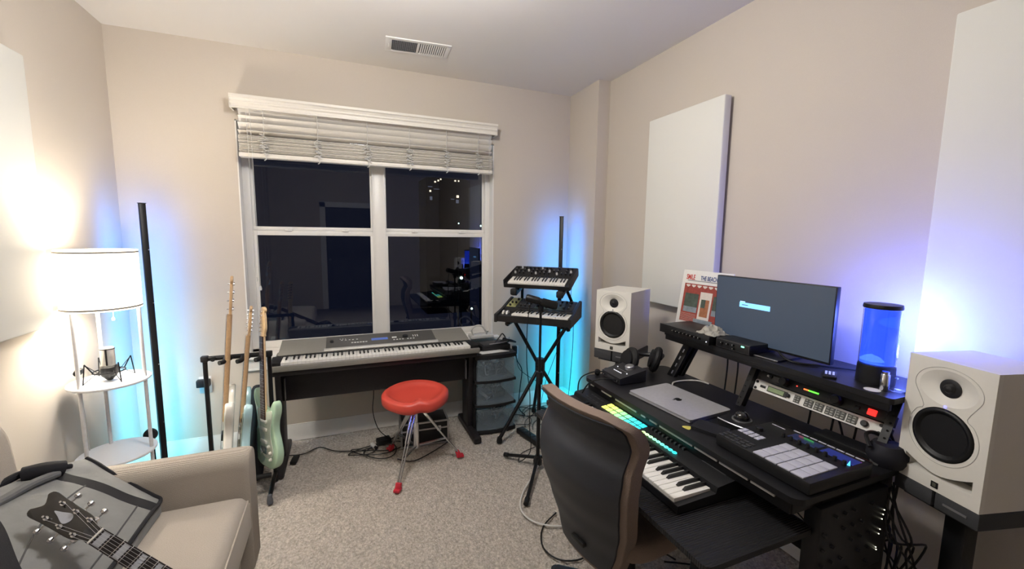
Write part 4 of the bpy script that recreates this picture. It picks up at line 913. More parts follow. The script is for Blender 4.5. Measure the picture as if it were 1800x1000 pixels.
# headphones
t = thing('headphones', 'black over-ear headphones lying on the desk behind the audio interface', 'headphones', (1.50, 1.775, DZ), R(-25)); t.scale = (1.25, 1.25, 1.2)
EARP = mat('black_ear_pad', (15, 15, 16), .65)
for (x, y, rz) in ((-.06, -.0, .3), (.055, .02, -.2)):
    mb = MB(); mb.tube([(.0, .037*cos(a_*2*pi/12), .045*sin(a_*2*pi/12)) for a_ in range(12)], .016, EARP, 10, 3, True); mb.x = Matrix()
    mb.lathe([(0, -.02), (.035, -.02), (.042, -.01), (.042, .012), (0, .012)], BLK, (.012, 0, 0), (0, R(90), 0), 24)
    mb.build('ear_cup', t, loc=(x, y, .062), rot=(0, R(-15), rz+pi))
MB().tube([(-.06, 0, .07), (-.045, .06, .08), (.0, .11, .06), (.06, .10, .06), (.09, .05, .075), (.07, .01, .07)], .010, BLK, 8, 6).build('headband', t)
cable('laptop_cable', 'white cord curling behind the far corner of the laptop', [(1.50, 1.56, DZ+.01), (1.55, 1.60, DZ+.006), (1.62, 1.60, DZ+.006), (1.67, 1.56, DZ+.012), (1.70, 1.52, DZ+.006)], .004, WCORD)
tag(MB().lathe([(0, -.02), (.018, -.015), (.022, 0), (.018, .015), (0, .02)], RUB, (1.30, 1.83, DZ+.018), (0, R(90), .4), 16).lathe([(0, -.015), (.014, -.01), (.016, .008), (0, .015)], RUB, (1.25, 1.845, DZ+.015), (0, R(80), .9), 16).tube([(1.31, 1.83, DZ+.02), (1.38, 1.86, DZ+.04), (1.45, 1.87, DZ+.05)], .004, CORD).build('dark_plug'), 'black connector with cord at the far left corner of the desk', 'connector')
# dark gear behind the pad controller
tag(MB().box((1.66, .84, DZ+.012), (.08, .24, .022), BLK, .004, (0, 0, .05)).build('network_box'), 'low black box behind the pad controller under the rack', 'device')
tag(MB().lathe([(0, 0), (.045, 0), (.055, .02), (.055, .045), (.04, .07), (0, .075)], mat('dark_blue_black_cloth', (20, 20, 30), .7), (1.66, .75, DZ), n=24).tube([(1.60, .77, DZ+.06), (1.63, .8, DZ+.085), (1.66, .79, DZ+.09), (1.69, .76, DZ+.07)], .006, BLK).build('round_speaker'), 'dark rounded object at the right end of the desk by the speaker', 'device')
# ---- midi keyboard on tray
t = thing('midi_keyboard', 'black controller keyboard with glowing green pads on the pull-out tray', 'keyboard', (1.0, 1.385, TZ), R(-90))
mb = MB(); wedge(mb, -.455, .455, [(-.055, .006), (-.055, .03), (.105, .036), (.11, .052), (.255, .068), (.26, .006)], BLK); mb.build('body', t)
wedge(MB(), -.455, .455, [(.112, .0535), (.112, .055), (.25, .070), (.25, .066)], mat('matte_black_panel', (26, 26, 28), .5)).build('control_panel', t)
keybed(t, 31, 0, -.33, .435, -.05, .102, .044, .02, .011)
zk = lambda y: .0555+(y-.112)*.0145/.138
for i in range(8):
    for j in range(2):
        f = i/7; c = (int(250-190*f), int(255), int(120+120*f)) if f < .6 else (int(140-80*f), 235, int(170+80*f))
        MB().box((-.215+i*.033, .135+j*.032, zk(.135+j*.032)+.002), (.0275, .0265, .003), mat('glow_pad_%d' % i, c, .4, emit=c, es=.62), .002, (.1, 0, 0)).build('glow_pad', t)
for i in range(9):
    f = i/8; c = (int(200-150*f), 255, int(150+105*f)); r_ = MB(); r_.tube([(.06+i*.022+.008*cos(a_*pi/4), .135+.006*sin(a_*pi/4), zk(.135)+.003) for a_ in range(8)], .0018, mat('glow_ring_%d' % i, c, .4, emit=c, es=1.6), 6, 2, True); r_.build('glow_ring', t)
for i in range(8): knob(t, -.21+i*.033, .215, zk(.215), .0075, .016, BLK, .1)
for i in range(9):
    MB().box((.06+i*.022, .18, zk(.18)+.004), (.009, .012, .012), GREY, .002).build('fader', t)
for r_ in range(2):
    for i in range(4): MB().box((-.36+i*.028, .13+r_*.03, zk(.13+r_*.03)+.0015), (.022, .008, .002), GREY, .001).build('button', t)
MB().box((-.25, .20, zk(.20)+.0015), (.035, .02, .002), emis('violet_blue_screen', (90, 90, 255), 1.3)).build('display', t)
for x in (-.42, -.385): MB().lathe([(0, -.007), (.028, -.007), (.028, .007), (0, .007)], RUB, (x, .04, .03), (0, R(90), 0), 20).build('wheel', t)
t2 = text('KEYS', .014, mat('faint_logo_grey', (70, 70, 72), .5), t, (.36, .2, zk(.2)+.001), (.1, 0, 0)); bpy.data.objects.remove(t2)
MB().box((.37, .185, zk(.185)+.001), (.10, .006, .001), mat('faint_logo_grey', (70, 70, 72), .5)).box((.37, .20, zk(.2)+.001), (.10, .002, .001), mat('faint_logo_grey', (70, 70, 72), .5)).build('logo_strip', t)
# ---- shelf items
t = thing('rack_interface', 'long black audio unit with a row of knobs at the left end of the shelf', 'audio unit', (1.665, 1.575, SZ), R(-90))
MB().box((0, 0, .024), (.32, .20, .042), BLK, .003).build('chassis', t)
MB().box((0, -.102, .024), (.325, .004, .044), mat('unit_front', (18, 18, 19), .4), .001).build('faceplate', t)
for i in range(8): MB().lathe([(0, .012), (.005, .012), (.007, 0), (0, 0)], BLK, (-.06+i*.024, -.104, .026), (R(90), 0, 0), 12).box((-.06+i*.024, -.1165, .029), (.0015, .001, .004), KEYW).build('knob', t)
MB().cyl((.148, -.104, .018), (.148, -.106, .018), .003, emis('tiny_white_led', (230, 230, 240), .8), n=8).build('indicator_led', t)
t = thing('small_interface', 'small black interface with green light beside the monitor on the shelf', 'audio unit', (1.675, 1.315, SZ), R(-90))
MB().box((0, 0, .024), (.175, .16, .044), BLK, .004).build('chassis', t); MB().box((0, -.081, .024), (.17, .003, .04), mat('unit_rim', (64, 62, 64), .4), .002).box((0, -.0825, .024), (.162, .003, .034), BLK, .001).build('faceplate', t)
for (x, z) in ((-.05, .028), (-.02, .028), (.01, .03), (.012, .014)): MB().lathe([(0, .010), (.0045, .010), (.006, 0), (0, 0)], BLK, (x, -.084, z), (R(90), 0, 0), 12).box((x, -.0945, z+.002), (.0015, .001, .004), KEYW).build('knob', t)
MB().box((.055, -.0845, .034), (.014, .001, .006), emis('green_led', (120, 255, 200), 2.5)).build('indicator_led', t)
mb = MB()
def crumple(u, v):
    x = (u-.5)*.11; y = (v-.5)*.11; h = .03*(1-(2*u-1)**2)*(1-(2*v-1)**2)
    return (1.63+x+noise.noise((u*5, v*5, 1))*.02, 1.46+y+noise.noise((u*5, v*5, 7))*.02, SZ+.047+abs(h*(1+noise.noise((u*8, v*8, 2)))))
mb.grid(crumple, 26, 26, CLEARBAG); tag(mb.build('plastic_bag', ang=25), 'crumpled clear plastic bag on top of the shelf audio unit', 'bag')
t = thing('monitor', 'widescreen computer monitor with small blue dialog on a dark screen', 'monitor', (1.705, 1.245, SZ), R(-87.5))
MH = .303; MZ = .02
MB().box((0, .012, MZ+MH/2), (.525, .024, MH), BLK, .003).box((0, .035, MZ+MH*.45), (.3, .03, .18), BLK, .012).build('casing', t)
scr = bpy.data.materials.new('monitor_screen'); scr.use_nodes = True; b_ = scr.node_tree.nodes['Principled BSDF']
b_.inputs['Base Color'].default_value = (.02, .022, .028, 1); b_.inputs['Roughness'].default_value = .38; b_.inputs['Emission Color'].default_value = lin((92, 112, 138))+(1,); b_.inputs['Emission Strength'].default_value = .22
MB().box((0, -.0008, MZ+MH/2+.003), (.515, .002, MH-.014), scr).build('screen', t)
p = MB().box((-.06, -.0022, MZ+.178), (.145, .001, .022), emis('light_blue_dialog', (120, 185, 240), .95)).box((-.118, -.0022, MZ+.192), (.024, .001, .004), emis('pale_dialog_tab', (170, 215, 250), .95)).build('dialog_box', t)
MB().box((-.105, -.003, MZ+.178), (.03, .0005, .003), mat('dialog_text_dark', (60, 90, 120), .5)).build('dialog_text', t)
MB().box((0, -.003, MZ+.0), (.02, .004, .006), SILV, .001).build('badge', t)
MB().box((-.03, .03, .02), (.07, .03, .1), BLKM, .004).build('neck', t)
b2_ = slab(rrect(-.12, -.085, .12, .09, .01), 0, .008, BLKM).build('base', t); MB().box((0, -.086, .006), (.235, .002, .004), SILV).build('edge_trim', b2_)
# poster (record sleeve)
t = thing('record_sleeve', 'square white record sleeve with red and blue title leaning behind the monitor', 'record sleeve', (1.79, 1.70, SZ+.002), (R(-9), 0, R(-86)))
MB().box((0, .004, .16), (.318, .006, .32), PAPER, .001).build('sleeve', t)
Y_ = .0004
BR = mat('print_brick_red', (150, 66, 56), .7, var=.2, vscale=60); DG = mat('print_dark_green', (72, 84, 74), .7, var=.3, vscale=30); CR = mat('print_cream', (216, 208, 196), .7); GB = mat('print_grey_blue', (130, 140, 146), .7, var=.2, vscale=40); OR = mat('print_orange_brown', (160, 104, 70), .7, var=.2)
art = MB(); art.b2((-.135, Y_-.0004, .03), (.15, Y_, .245), BR)
for i in range(7): art.prism(closed([(-.125+i*.037, .238), (-.11+i*.037, .225), (-.095+i*.037, .238)], 3), .0006, CR, Matrix.Translation((0, Y_-.0008, 0)))
art.b2((-.12, Y_-.001, .10), (-.03, Y_-.0005, .19), DG).b2((-.12, Y_-.0013, .085), (-.03, Y_-.0006, .115), GB)
art.b2((-.02, Y_-.001, .05), (.055, Y_-.0005, .205), CR).b2((-.008, Y_-.0014, .07), (.043, Y_-.0006, .165), OR).b2((-.008, Y_-.0018, .12), (.02, Y_-.0008, .165), DG)
art.b2((.065, Y_-.001, .10), (.145, Y_-.0005, .19), DG).b2((.065, Y_-.0013, .085), (.145, Y_-.0006, .115), GB)
for i in range(6): art.b2((-.135, Y_-.0012, .034+i*.008), (-.03, Y_-.0005, .035+i*.008), CR)
art.b2((-.04, Y_-.0014, .03), (.08, Y_-.0006, .055), GB)
art.build('cover_print', t)
RT = mat('print_red_letters', (200, 66, 58), .6); BT = mat('print_blue_letters', (52, 74, 130), .6)
text('SMiLE', .040, RT, t, (-.103, Y_-.0006, .280), (R(90), 0, 0), .0003, 'title_lettering', .0008, .60)
text('THE BEACH BOYS', .034, BT, t, (.045, Y_-.0006, .279), (R(90), 0, 0), .0003, 'title_lettering', .0006, .60)
for i in range(3): MB().box((.0, Y_-.0003, .262-i*.0+(-.0)), (.24, .0004, .003), mat('print_small_text', (90, 90, 96), .7)).build('small_print', t) if i == 0 else None
# remote + jelly lamp + cups
t = thing('remote_control', 'small dark remote with pale buttons on the shelf in front of the lamp', 'remote', (1.655, .945, SZ), R(-60))
MB().box((0, 0, .005), (.042, .085, .009), BLK, .003).build('body', t)
for i in range(3):
    for j in range(3): MB().box((-.011+i*.011, -.012+j*.016, .0102), (.007, .011, .0015), mat('pale_blue_buttons', (190, 195, 225), .4, emit=(170, 180, 255), es=.25), .0005).build('button', t)
t = thing('jellyfish_lamp', 'blue glowing water cylinder lamp with black base and lid on the shelf', 'lamp', (1.735, .845, SZ))
MB().lathe([(0, 0), (.054, 0), (.055, .004), (.053, .065), (.05, .068), (0, .068)], BLK, n=40).build('base', t)
MB().open_lathe([(.052, .066), (.052, .268), (.0495, .268), (.0495, .066), (.052, .066)], GLASSY, n=48).build('cylinder', t)
MB().lathe([(0, .072), (.0485, .072), (.0485, .262), (0, .262)], WATER, n=40).build('water', t)
MB().lathe([(0, .266), (.054, .266), (.055, .27), (.053, .280), (0, .281)], BLK, n=40).build('lid', t)
mb = MB(); WG_ = emis('water_bright_swirl', (190, 220, 255), 3.0)
def foam(u, v): a_ = u*2*pi; r_ = .03*v; return (-.008+r_*cos(a_), .01+r_*sin(a_), .078+.022*(1-v*v)*(1+.5*noise.noise((3*cos(a_)*v, 3*sin(a_)*v, 1))))
mb.grid(foam, 24, 8, WG_, True); mb.build('bubbles', t)
mb = MB()
for q in range(5): z = .1+q*.03; mb.tube([(.035*cos(a_), .035*sin(a_), z+.004*sin(3*a_+q)) for a_ in [k*.35+q for k in range(6)]], .0006, emis('faint_water_streak', (110, 160, 255), 1.5), 5, 4)
mb.build('water_streaks', t)
light('tank_glow', 'POINT', (1.80, .86, 1.24), TANK_W*.55, (.10, .16, 1.0), .03)
light('tank_glow_low', 'POINT', (1.805, .83, 1.14), TANK_W*.35, (.10, .16, 1.0), .03)
t = thing('metal_cylinder', 'small shiny metal cylinder on the shelf right of the blue lamp', 'container', (1.665, .782, SZ)); MB().lathe([(0, 0), (.012, 0), (.013, .002), (.013, .055), (.011, .058), (0, .058)], CHROME, n=20).build('body', t); MB().lathe([(0, .0581), (.010, .0581), (.010, .066), (0, .067)], CHROME, n=16).build('cap', t)
tag(MB().open_lathe([(0.001, .002), (.022, .002), (.028, .05), (.0265, .05), (.021, .005), (0.001, .004)], GLASSY, (1.70, .762, SZ), n=24).build('small_glass'), 'small clear glass at the right end of the shelf', 'glass')
tag(MB().lathe([(0, 0), (.022, 0), (.023, .0015), (0, .002)], PAPER, (1.635, .80, SZ), n=24).build('round_token'), 'pale round disc in front of the blue lamp base', 'disc')
cable('monitor_cable', 'dark cord curving from the monitor back along the shelf', [(1.75, 1.25, SZ+.06), (1.70, 1.17, SZ+.02), (1.68, 1.10, SZ+.005), (1.74, 1.02, SZ+.005), (1.80, .95, SZ+.006), (1.86, .88, SZ+.006)], .004)

# ================= SPEAKERS =================
def speaker(lab, loc, rz, w_, d_, h_, wr, big):
    t = thing('studio_speaker', lab, 'speaker', loc, rz)
    mb = MB(); hw_, F = w_/2, -d_/2; r = .004
    # cabinet shell: sides, top, back as a box slightly behind the baffle
    y0_, y1_ = F+.014, d_/2; vv = [(sx*hw_, y, z) for y in (y0_, y1_) for sx, z in ((-1, 0), (1, 0), (1, h_), (-1, h_))]
    mb.add(vv, [(0, 1, 5, 4), (1, 2, 6, 5), (2, 3, 7, 6), (3, 0, 4, 7), (4, 5, 6, 7)], SPKW)
    mb.build('cabinet', t)
    wz, tz = h_*.445, h_*.80
    # port outline (smile-like slot)
    pw = hw_*.80; pz0 = h_*.105; ph = h_*.10
    port = [(-pw, pz0), (pw, pz0), (pw, pz0+ph*1.0)]
    for i in range(1, 12):
        u = 1-2*i/12; port.append((pw*u, pz0+ph*(.22+.78*abs(u)**1.6)))
    port.append((-pw, pz0+ph))
    tw = w_*.30
    outer = [(-hw_, 0), (hw_, 0), (hw_, h_), (-hw_, h_)]
    wave = [(tw*1.12*cos(2*pi*i/40), tz+tw*.80*sin(2*pi*i/40)) for i in range(40)]
    bf = MB(); plate(outer, [circ(0, wz, wr*1.02), wave, port], F, SPKF, bf)
    for (a, b_) in zip(outer, outer[1:]+outer[:1]): bf.add([(a[0], F, a[1]), (b_[0], F, b_[1]), (b_[0], F+.014, b_[1]), (a[0], F+.014, a[1])], [(0, 1, 2, 3)], SPKF)
    n = len(port)
    bf.add([(x, F, z) for x, z in port]+[(x*.93, F+.05, pz0+(z-pz0)*.9+.002) for x, z in port], [(i, (i+1) % n, n+(i+1) % n, n+i) for i in range(n)], SPKF)
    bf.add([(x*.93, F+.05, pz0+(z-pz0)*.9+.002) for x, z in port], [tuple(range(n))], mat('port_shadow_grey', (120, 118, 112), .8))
    # waveguide bowl
    bowl = []; 
    for (s_, dp) in ((1, 0), (.95, .001), (.8, .004), (.55, .009), (.36, .012)):
        for i in range(40): bowl.append(((tw*1.12*s_ if s_ > .4 else tw*.40)*cos(2*pi*i/40), F+dp, tz+(tw*.80*s_ if s_ > .4 else tw*.40)*sin(2*pi*i/40)))
    bf.add(bowl, [(j*40+i, j*40+(i+1) % 40, (j+1)*40+(i+1) % 40, (j+1)*40+i) for j in range(4) for i in range(40)], SPKF)
    bf.build('baffle', t, ang=40)
    # hourglass contour bead
    k = .985; W1 = tw*1.30; cont = []
    for i in range(60):
        a_ = 2*pi*i/60; 
    pts = []
    N = 14; rw = wr*1.15
    for i in range(N+1): a_ = R(-20)+R(220)*i/N; pts.append((W1*cos(a_), tz+tw*.92*sin(a_)))
    a0, a1 = R(128), R(412)
    for i in range(N+6): a_ = a0+(a1-a0)*i/(N+5); pts.append((rw*cos(a_), wz+rw*sin(a_)))
    P3 = [(x, F, z) for x, z in pts]
    MB().tube(P3, .0011, mat('baffle_groove_grey', (176, 173, 166), .6), 5, 3, True).build('baffle_contour', t)
    # tweeter
    MB().lathe([(tw*.41, -.018), (tw*.41, -.014), (tw*.33, -.012), (tw*.24, -.012), (tw*.15, -.004), (0, -.001)], BLK, (0, F-.005, tz), (R(90), 0, 0), 32).build('tweeter', t)
    # woofer
    mb = MB(); mb.open_lathe([(wr*1.02, .0), (wr*1.0, .001), (wr*.97, .001)], SPKF, (0, F, wz), (R(90), 0, 0), 56)
    wf = MB().lathe([(wr*1.0, -.004), (wr*.98, .001), (wr*.93, .005), (wr*.86, .004), (wr*.82, -.002), (wr*.55, -.012), (wr*.30, -.022), (wr*.28, -.022), (wr*.2, -.013), (wr*.1, -.009), (0, -.008)], CONE, (0, F, wz), (R(90), 0, 0), 56).build('woofer', t, ang=60)
    MB().box((0, F-.0008, h_*.048), (w_*.085, .002, w_*.085), BLK, .0005).box((0, F-.002, h_*.048), (w_*.04, .001, w_*.05), mat('grey_mark', (90, 90, 80), .5)).build('badge', t)
    MB().cyl((0, F, wz+wr*1.1), (0, F-.0015, wz+wr*1.1), .0035, emis('blue_power_led', (90, 90, 255), 4) if big else mat('dim_power_led', (150, 150, 170), .4), n=10).build('power_light', t)
    return t
speaker('white studio speaker at the far end of the desk by the wall corner', (1.583, 2.086, .857), R(-62), .219, .277, .357, .080, False)
speaker('large white studio speaker in the right foreground beside the desk', (1.752, .588, .778), R(-104.5), .222, .235, .40, .079, True)
def padstand(lab, loc, rz, w_, d_, h_, zt, base_r):
    t = thing('speaker_stand', lab, 'speaker stand', loc, rz); m = mat('dark_foam_isolator', (56, 57, 60), .7, bump=.1, scale=300)
    z0 = zt-h_
    MB().b2((-w_/2, -d_/2, z0), (-.003, d_/2, zt), m, .006).build('isolation_pad', t); MB().b2((.003, -d_/2, z0), (w_/2, d_/2, zt), m, .006).build('isolation_pad', t)
    MB().box((w_*.25, -d_/2-.001, (z0+zt)/2), (w_*.26, .002, .006), mat('grey_pad_badge', (110, 110, 112), .5)).build('badge', t)
    MB().b2((-w_*.42, -d_*.42, z0-.012), (w_*.42, d_*.42, z0), BLKM, .003).build('top_plate', t)
    MB().box((0, 0, z0/2), (.06, .05, z0-.01), BLKM, .008).build('column', t)
    MB().b2((-base_r, -base_r*.8, 0), (base_r, base_r*.8, .02), BLKM, .005).build('base_plate', t)
padstand('black stand with charcoal foam pads under the far white speaker', (1.583, 2.086, 0), R(-62), .235, .27, .062, .857, .13)
padstand('black stand with charcoal foam pads under the foreground speaker', (1.752, .588, 0), R(-104.5), .228, .235, .052, .778, .10)
# gear hanging at desk end
t = thing('side_rack_mixer', 'dark side-mounted mixer with knobs and tiny lights below the desk end', 'mixer', (1.46, .745, .60))
MB().box((0, .0, 0), (.34, .05, .27), mat('mixer_dark_blue_black', (16, 17, 24), .5), .006).build('body', t)
for i in range(6):
    for j in range(5):
        if (i*5+j*3) % 4 == 0: continue
        MB().lathe([(0, .010), (.005, .010), (.006, 0), (0, 0)], mat('dark_knob_grey', (30, 30, 36), .5), (-.15+i*.045, -.025, .10-j*.05), (R(90), 0, 0), 12).build('knob', t)
for i, z in enumerate((.055, .04, .025, -.01, -.025, -.08, -.07)): MB().cyl((.155-.004*i, -.025, z), (.155-.004*i, -.0275, z), .0016, emis('tiny_white_led2', (255, 250, 220), 2), n=6).build('indicator_led', t)
mb = MB()
for q in range(6):
    rs = random.Random(q+40); f_ = rs.uniform; mb.tube([(1.60+.02*q, .74, .72), (1.66+f_(-.04, .05), .70+f_(-.03, .02), .60+f_(-.05, .04)), (1.74+f_(-.06, .08), .68+f_(-.04, .03), .48+f_(-.06, .05)), (1.72+f_(-.08, .1), .72, .38+f_(-.04, .06)), (1.80, .76+f_(0, .08), .45+f_(-.05, .1)), (1.84, .9, .3)], .0035, CORD, 7, 6)
tag(mb.build('hanging_cable_bundle'), 'bundle of dark cables drooping under the foreground speaker', 'cable')
cable('wall_cable', 'thin dark cord looping against the wall under the desk tray end', [(1.70, 1.05, .42), (1.78, 1.02, .32), (1.80, .97, .22), (1.76, .92, .3), (1.74, .9, .42)], .003)

# ================= OFFICE CHAIR =================
C_ = thing('office_chair', 'taupe upholstered office chair with dark grey shell back, seen from behind', 'chair', (1.046, 1.268, 0), R(9))
# local: +x is the front direction
def back_x(z):  # lumbar S curve: depth of back along x by height
    T_ = [(.30, -.255), (.42, -.27), (.52, -.30), (.62, -.335), (.70, -.35), (.78, -.345), (.86, -.308), (.91, -.325), (.96, -.372)]
    for (a, b_) in zip(T_, T_[1:]):
        if z <= b_[0]+1e-6: f = (z-a[0])/(b_[0]-a[0]); f = f*f*(3-2*f)*.5+f*.5; return a[1]+(b_[1]-a[1])*f
    return -.365
BW = [(.32, .13), (.36, .155), (.44, .185), (.52, .212), (.60, .232), (.68, .243), (.76, .248), (.84, .246), (.90, .240), (.93, .232), (.948, .215), (.957, .19), (.962, .15), (.97, .1)]
def hwid(z):
    for (a, b_) in zip(BW, BW[1:]):
        if z <= b_[0]: f = (z-a[0])/(b_[0]-a[0]); return a[1]+(b_[1]-a[1])*f
    return .0
def backsurf(off, inset, m, mb, zt=.955, nz=36, ny=24):
    rows = []
    vs = []; fs = []
    for j in range(nz+1):
        z = .33+inset+(zt-inset-.33-inset*0)*j/nz; h2 = max(.02, hwid(z)*.975-inset)
        for i in range(ny+1):
            u = -1+2*i/ny; y = u*h2; x = back_x(z)+off+.055*(u*u)*(h2/.24)**2
            vs.append((x, y, z))
    W_ = ny+1
    for j in range(nz):
        for i in range(ny): fs.append((j*W_+i, j*W_+i+1, (j+1)*W_+i+1, (j+1)*W_+i))
    return vs, fs, nz, W_
def shellmesh(o1, o2, inset, m, zt):
    mb = MB(); a, fa, nz, W_ = backsurf(o1, inset, m, mb, zt); b_, fb, _, _ = backsurf(o2, inset, m, mb, zt); n = len(a)
    # round the edges slightly by pinching outer ring
    bd = [i for i in range(W_)]+[j*W_+W_-1 for j in range(1, nz+1)]+[nz*W_+i for i in range(W_-2, -1, -1)]+[j*W_ for j in range(nz-1, 0, -1)]
    fs = fa+[tuple(reversed([k+n for k in f])) for f in fb]+[(bd[i], bd[(i+1) % len(bd)], n+bd[(i+1) % len(bd)], n+bd[i]) for i in range(len(bd))]
    return mb.add(a+b_, fs, m)
o = shellmesh(-.0, .014, .022, CHAIRB, .945).build('back_shell', C_, ang=60)
o = shellmesh(.008, .060, .0, TAUPE, .962).build('back_cushion', C_, ang=60)
bv = o.modifiers.new('bevel', 'BEVEL'); bv.width = .018; bv.segments = 4; bv.limit_method = 'ANGLE'; bv.angle_limit = R(50)
sc_ = closed([(-.21, -.2), (0, -.235), (.2, -.225), (.26, -.15), (.275, 0), (.26, .15), (.2, .225), (0, .235), (-.21, .2), (-.24, 0)], 5)
mb = MB().prism([(x, z) for x, z in sc_], .075, TAUPE, tr((0.0, 0, .463), (R(90), 0, 0)), bev=.022); mb.build('seat', C_, ang=60)
MB().box((-.16, 0, .415), (.25, .07, .02), BLK, .006).tube([(-.05, 0, .41), (-.16, 0, .405), (-.215, 0, .43), (-.225, 0, .50)], .014, BLK, 10).build('back_bracket', C_)
MB().cyl((0, 0, .1), (0, 0, .30), .026, BLKM).cyl((0, 0, .3), (0, 0, .425), .014, CHROME).box((0, 0, .415), (.2, .16, .03), BLK, .008).build('gas_column', C_)
st = MB().lathe([(0, .07), (.045, .07), (.05, .09), (.035, .125), (0, .125)], BLK, n=20).build('base_hub', C_)
CBM = mat('dark_base_plastic', (34, 36, 42), .45)
for k in range(5):
    a = R(129+72*k); ca, sa = cos(a), sin(a)
    lg = MB().box((.16*ca, .16*sa, .088), (.30, .05, .032), CBM, .013, (0, R(4), a), 4).cyl((.30*ca, .30*sa, .045), (.30*ca, .30*sa, .085), .025, CBM, n=16).build('leg', C_)
    mb = MB()
    for s in (-1, 1): mb.cyl((.30*ca-s*.009*sa+0, .30*sa+s*.009*ca, .026), (.30*ca-s*.024*sa, .30*sa+s*.024*ca, .026), .026, RUB, n=20)
    mb.build('caster', lg)
# power adapter on floor under the tray
tag(MB().box((1.46, 1.30, .018), (.12, .06, .034), BLK, .008, (0, 0, .7)).tube([(1.41, 1.38, .02), (1.38, 1.45, .02), (1.34, 1.5, .008)], .004, CORD).tube([(1.36, 1.40, .01), (1.5, 1.32, .008), (1.62, 1.2, .008), (1.7, 1.1, .008)], .004, CORD).build('laptop_charger'), 'black charger brick with cord on the carpet under the keyboard tray', 'charger')

# ================= SOFA =================
F_ = thing('sofa', 'beige corduroy sofa along the left wall with low rounded arm', 'sofa', (0, 0, 0))
AZ = .615
def armprof(): # y,z profile of arm rounded
    pts = []
    for i in range(9): a = R(180-180*i/8); pts.append((1.995+.07*cos(a), AZ-.055+.055*sin(a)))
    return [(1.925, .09)]+pts+[(2.065, .09)]
pf = armprof(); n = len(pf); mb = MB(); vs = []
xs = [(-1.255, 1), (-.43, 1), (-.41, .985), (-.398, .95), (-.393, .9)]
for (x, s_) in xs:
    for (y, z) in pf: vs.append((x, 1.995+(y-1.995)*s_, .35+(z-.35)*(s_+(1-s_)*.6)))
fs = [(j*n+i, j*n+(i+1) % n, (j+1)*n+(i+1) % n, (j+1)*n+i) for j in range(len(xs)-1) for i in range(n)]+[tuple(range(n)), tuple((len(xs)-1)*n+i for i in range(n-1, -1, -1))]
mb.add(vs, fs, SOFA); mb.build('armrest', F_, ang=45)
MB().b2((-1.255, -.1, .09), (-.44, 1.93, .30), SOFA, .02).build('frame', F_)
def cushion(mb, x0, x1, y0, y1, z0, z1, m, bul=.02):
    nx, ny = 30, 40
    def tp(u, v):
        x = x0+(x1-x0)*u; y = y0+(y1-y0)*v; e = min(u, 1-u)*(x1-x0); f = min(v, 1-v)*(y1-y0); r = .04
        k = 1-(max(0, r-e)/r)**2; k2 = 1-(max(0, r-f)/r)**2
        return (x, y, z1-.05+.05*math.sqrt(max(0, k*k2))+bul*sin(pi*u)*sin(pi*v))
    a = [tp(i/nx, j/ny) for j in range(ny+1) for i in range(nx+1)]; W_ = nx+1
    bd = [i for i in range(W_)]+[j*W_+W_-1 for j in range(1, ny+1)]+[ny*W_+i for i in range(W_-2, -1, -1)]+[j*W_ for j in range(ny-1, 0, -1)]
    n_ = len(a); b_ = [(a[k][0], a[k][1], z0) for k in bd]
    fs = [(j*W_+i, j*W_+i+1, (j+1)*W_+i+1, (j+1)*W_+i) for j in range(ny) for i in range(nx)]+[(bd[i], bd[(i+1) % len(bd)], n_+(i+1) % len(bd), n_+i) for i in range(len(bd))]+[tuple(n_+i for i in range(len(bd)))]
    mb.add(a+b_, fs, m); return mb
cushion(MB(), -1.06, -.395, .98, 1.922, .295, .452, SOFAT, .012).build('seat_cushion', F_, ang=50)
cushion(MB(), -1.06, -.395, .02, .975, .295, .452, SOFAT, .012).build('seat_cushion', F_, ang=50)
# piping on the front cushion edge
MB().tube([(-.398, 1.90, .425), (-.393, 1.5, .428), (-.395, 1.0, .425)], .004, SOFAT, 6).build('piping', F_)
def bk(y0, y1):
    o_ = []; r = .14
    o_ += [(y0, .40), (y1, .40)]
    for i in range(9): a = R(0+90*i/8); o_.append((y1-r+r*cos(a), .93-r+r*sin(a)))
    for i in range(5): a = R(90+90*i/4); o_.append((y0+.05+.05*cos(a), .93-.05+.05*sin(a)))
    return MB().prism(o_, .20, SOFAT, tr((-1.12, 0, 0), (0, R(-4), 0)) @ tr((0, 0, 0), (0, 0, R(90))), bev=.035)
bk(.98, 1.925).build('back_cushion', F_, ang=50); bk(.03, .975).build('back_cushion', F_, ang=50)
MB().b2((-1.262, -.1, .09), (-1.19, 1.93, .80), SOFA, .02).build('back_frame', F_)
for (x, y) in ((-1.2, 1.95), (-.5, 1.95), (-1.2, .0), (-.5, .0)): MB().cyl((x, y, 0), (x, y, .1), .02, WOODB, .026).build('leg', F_)
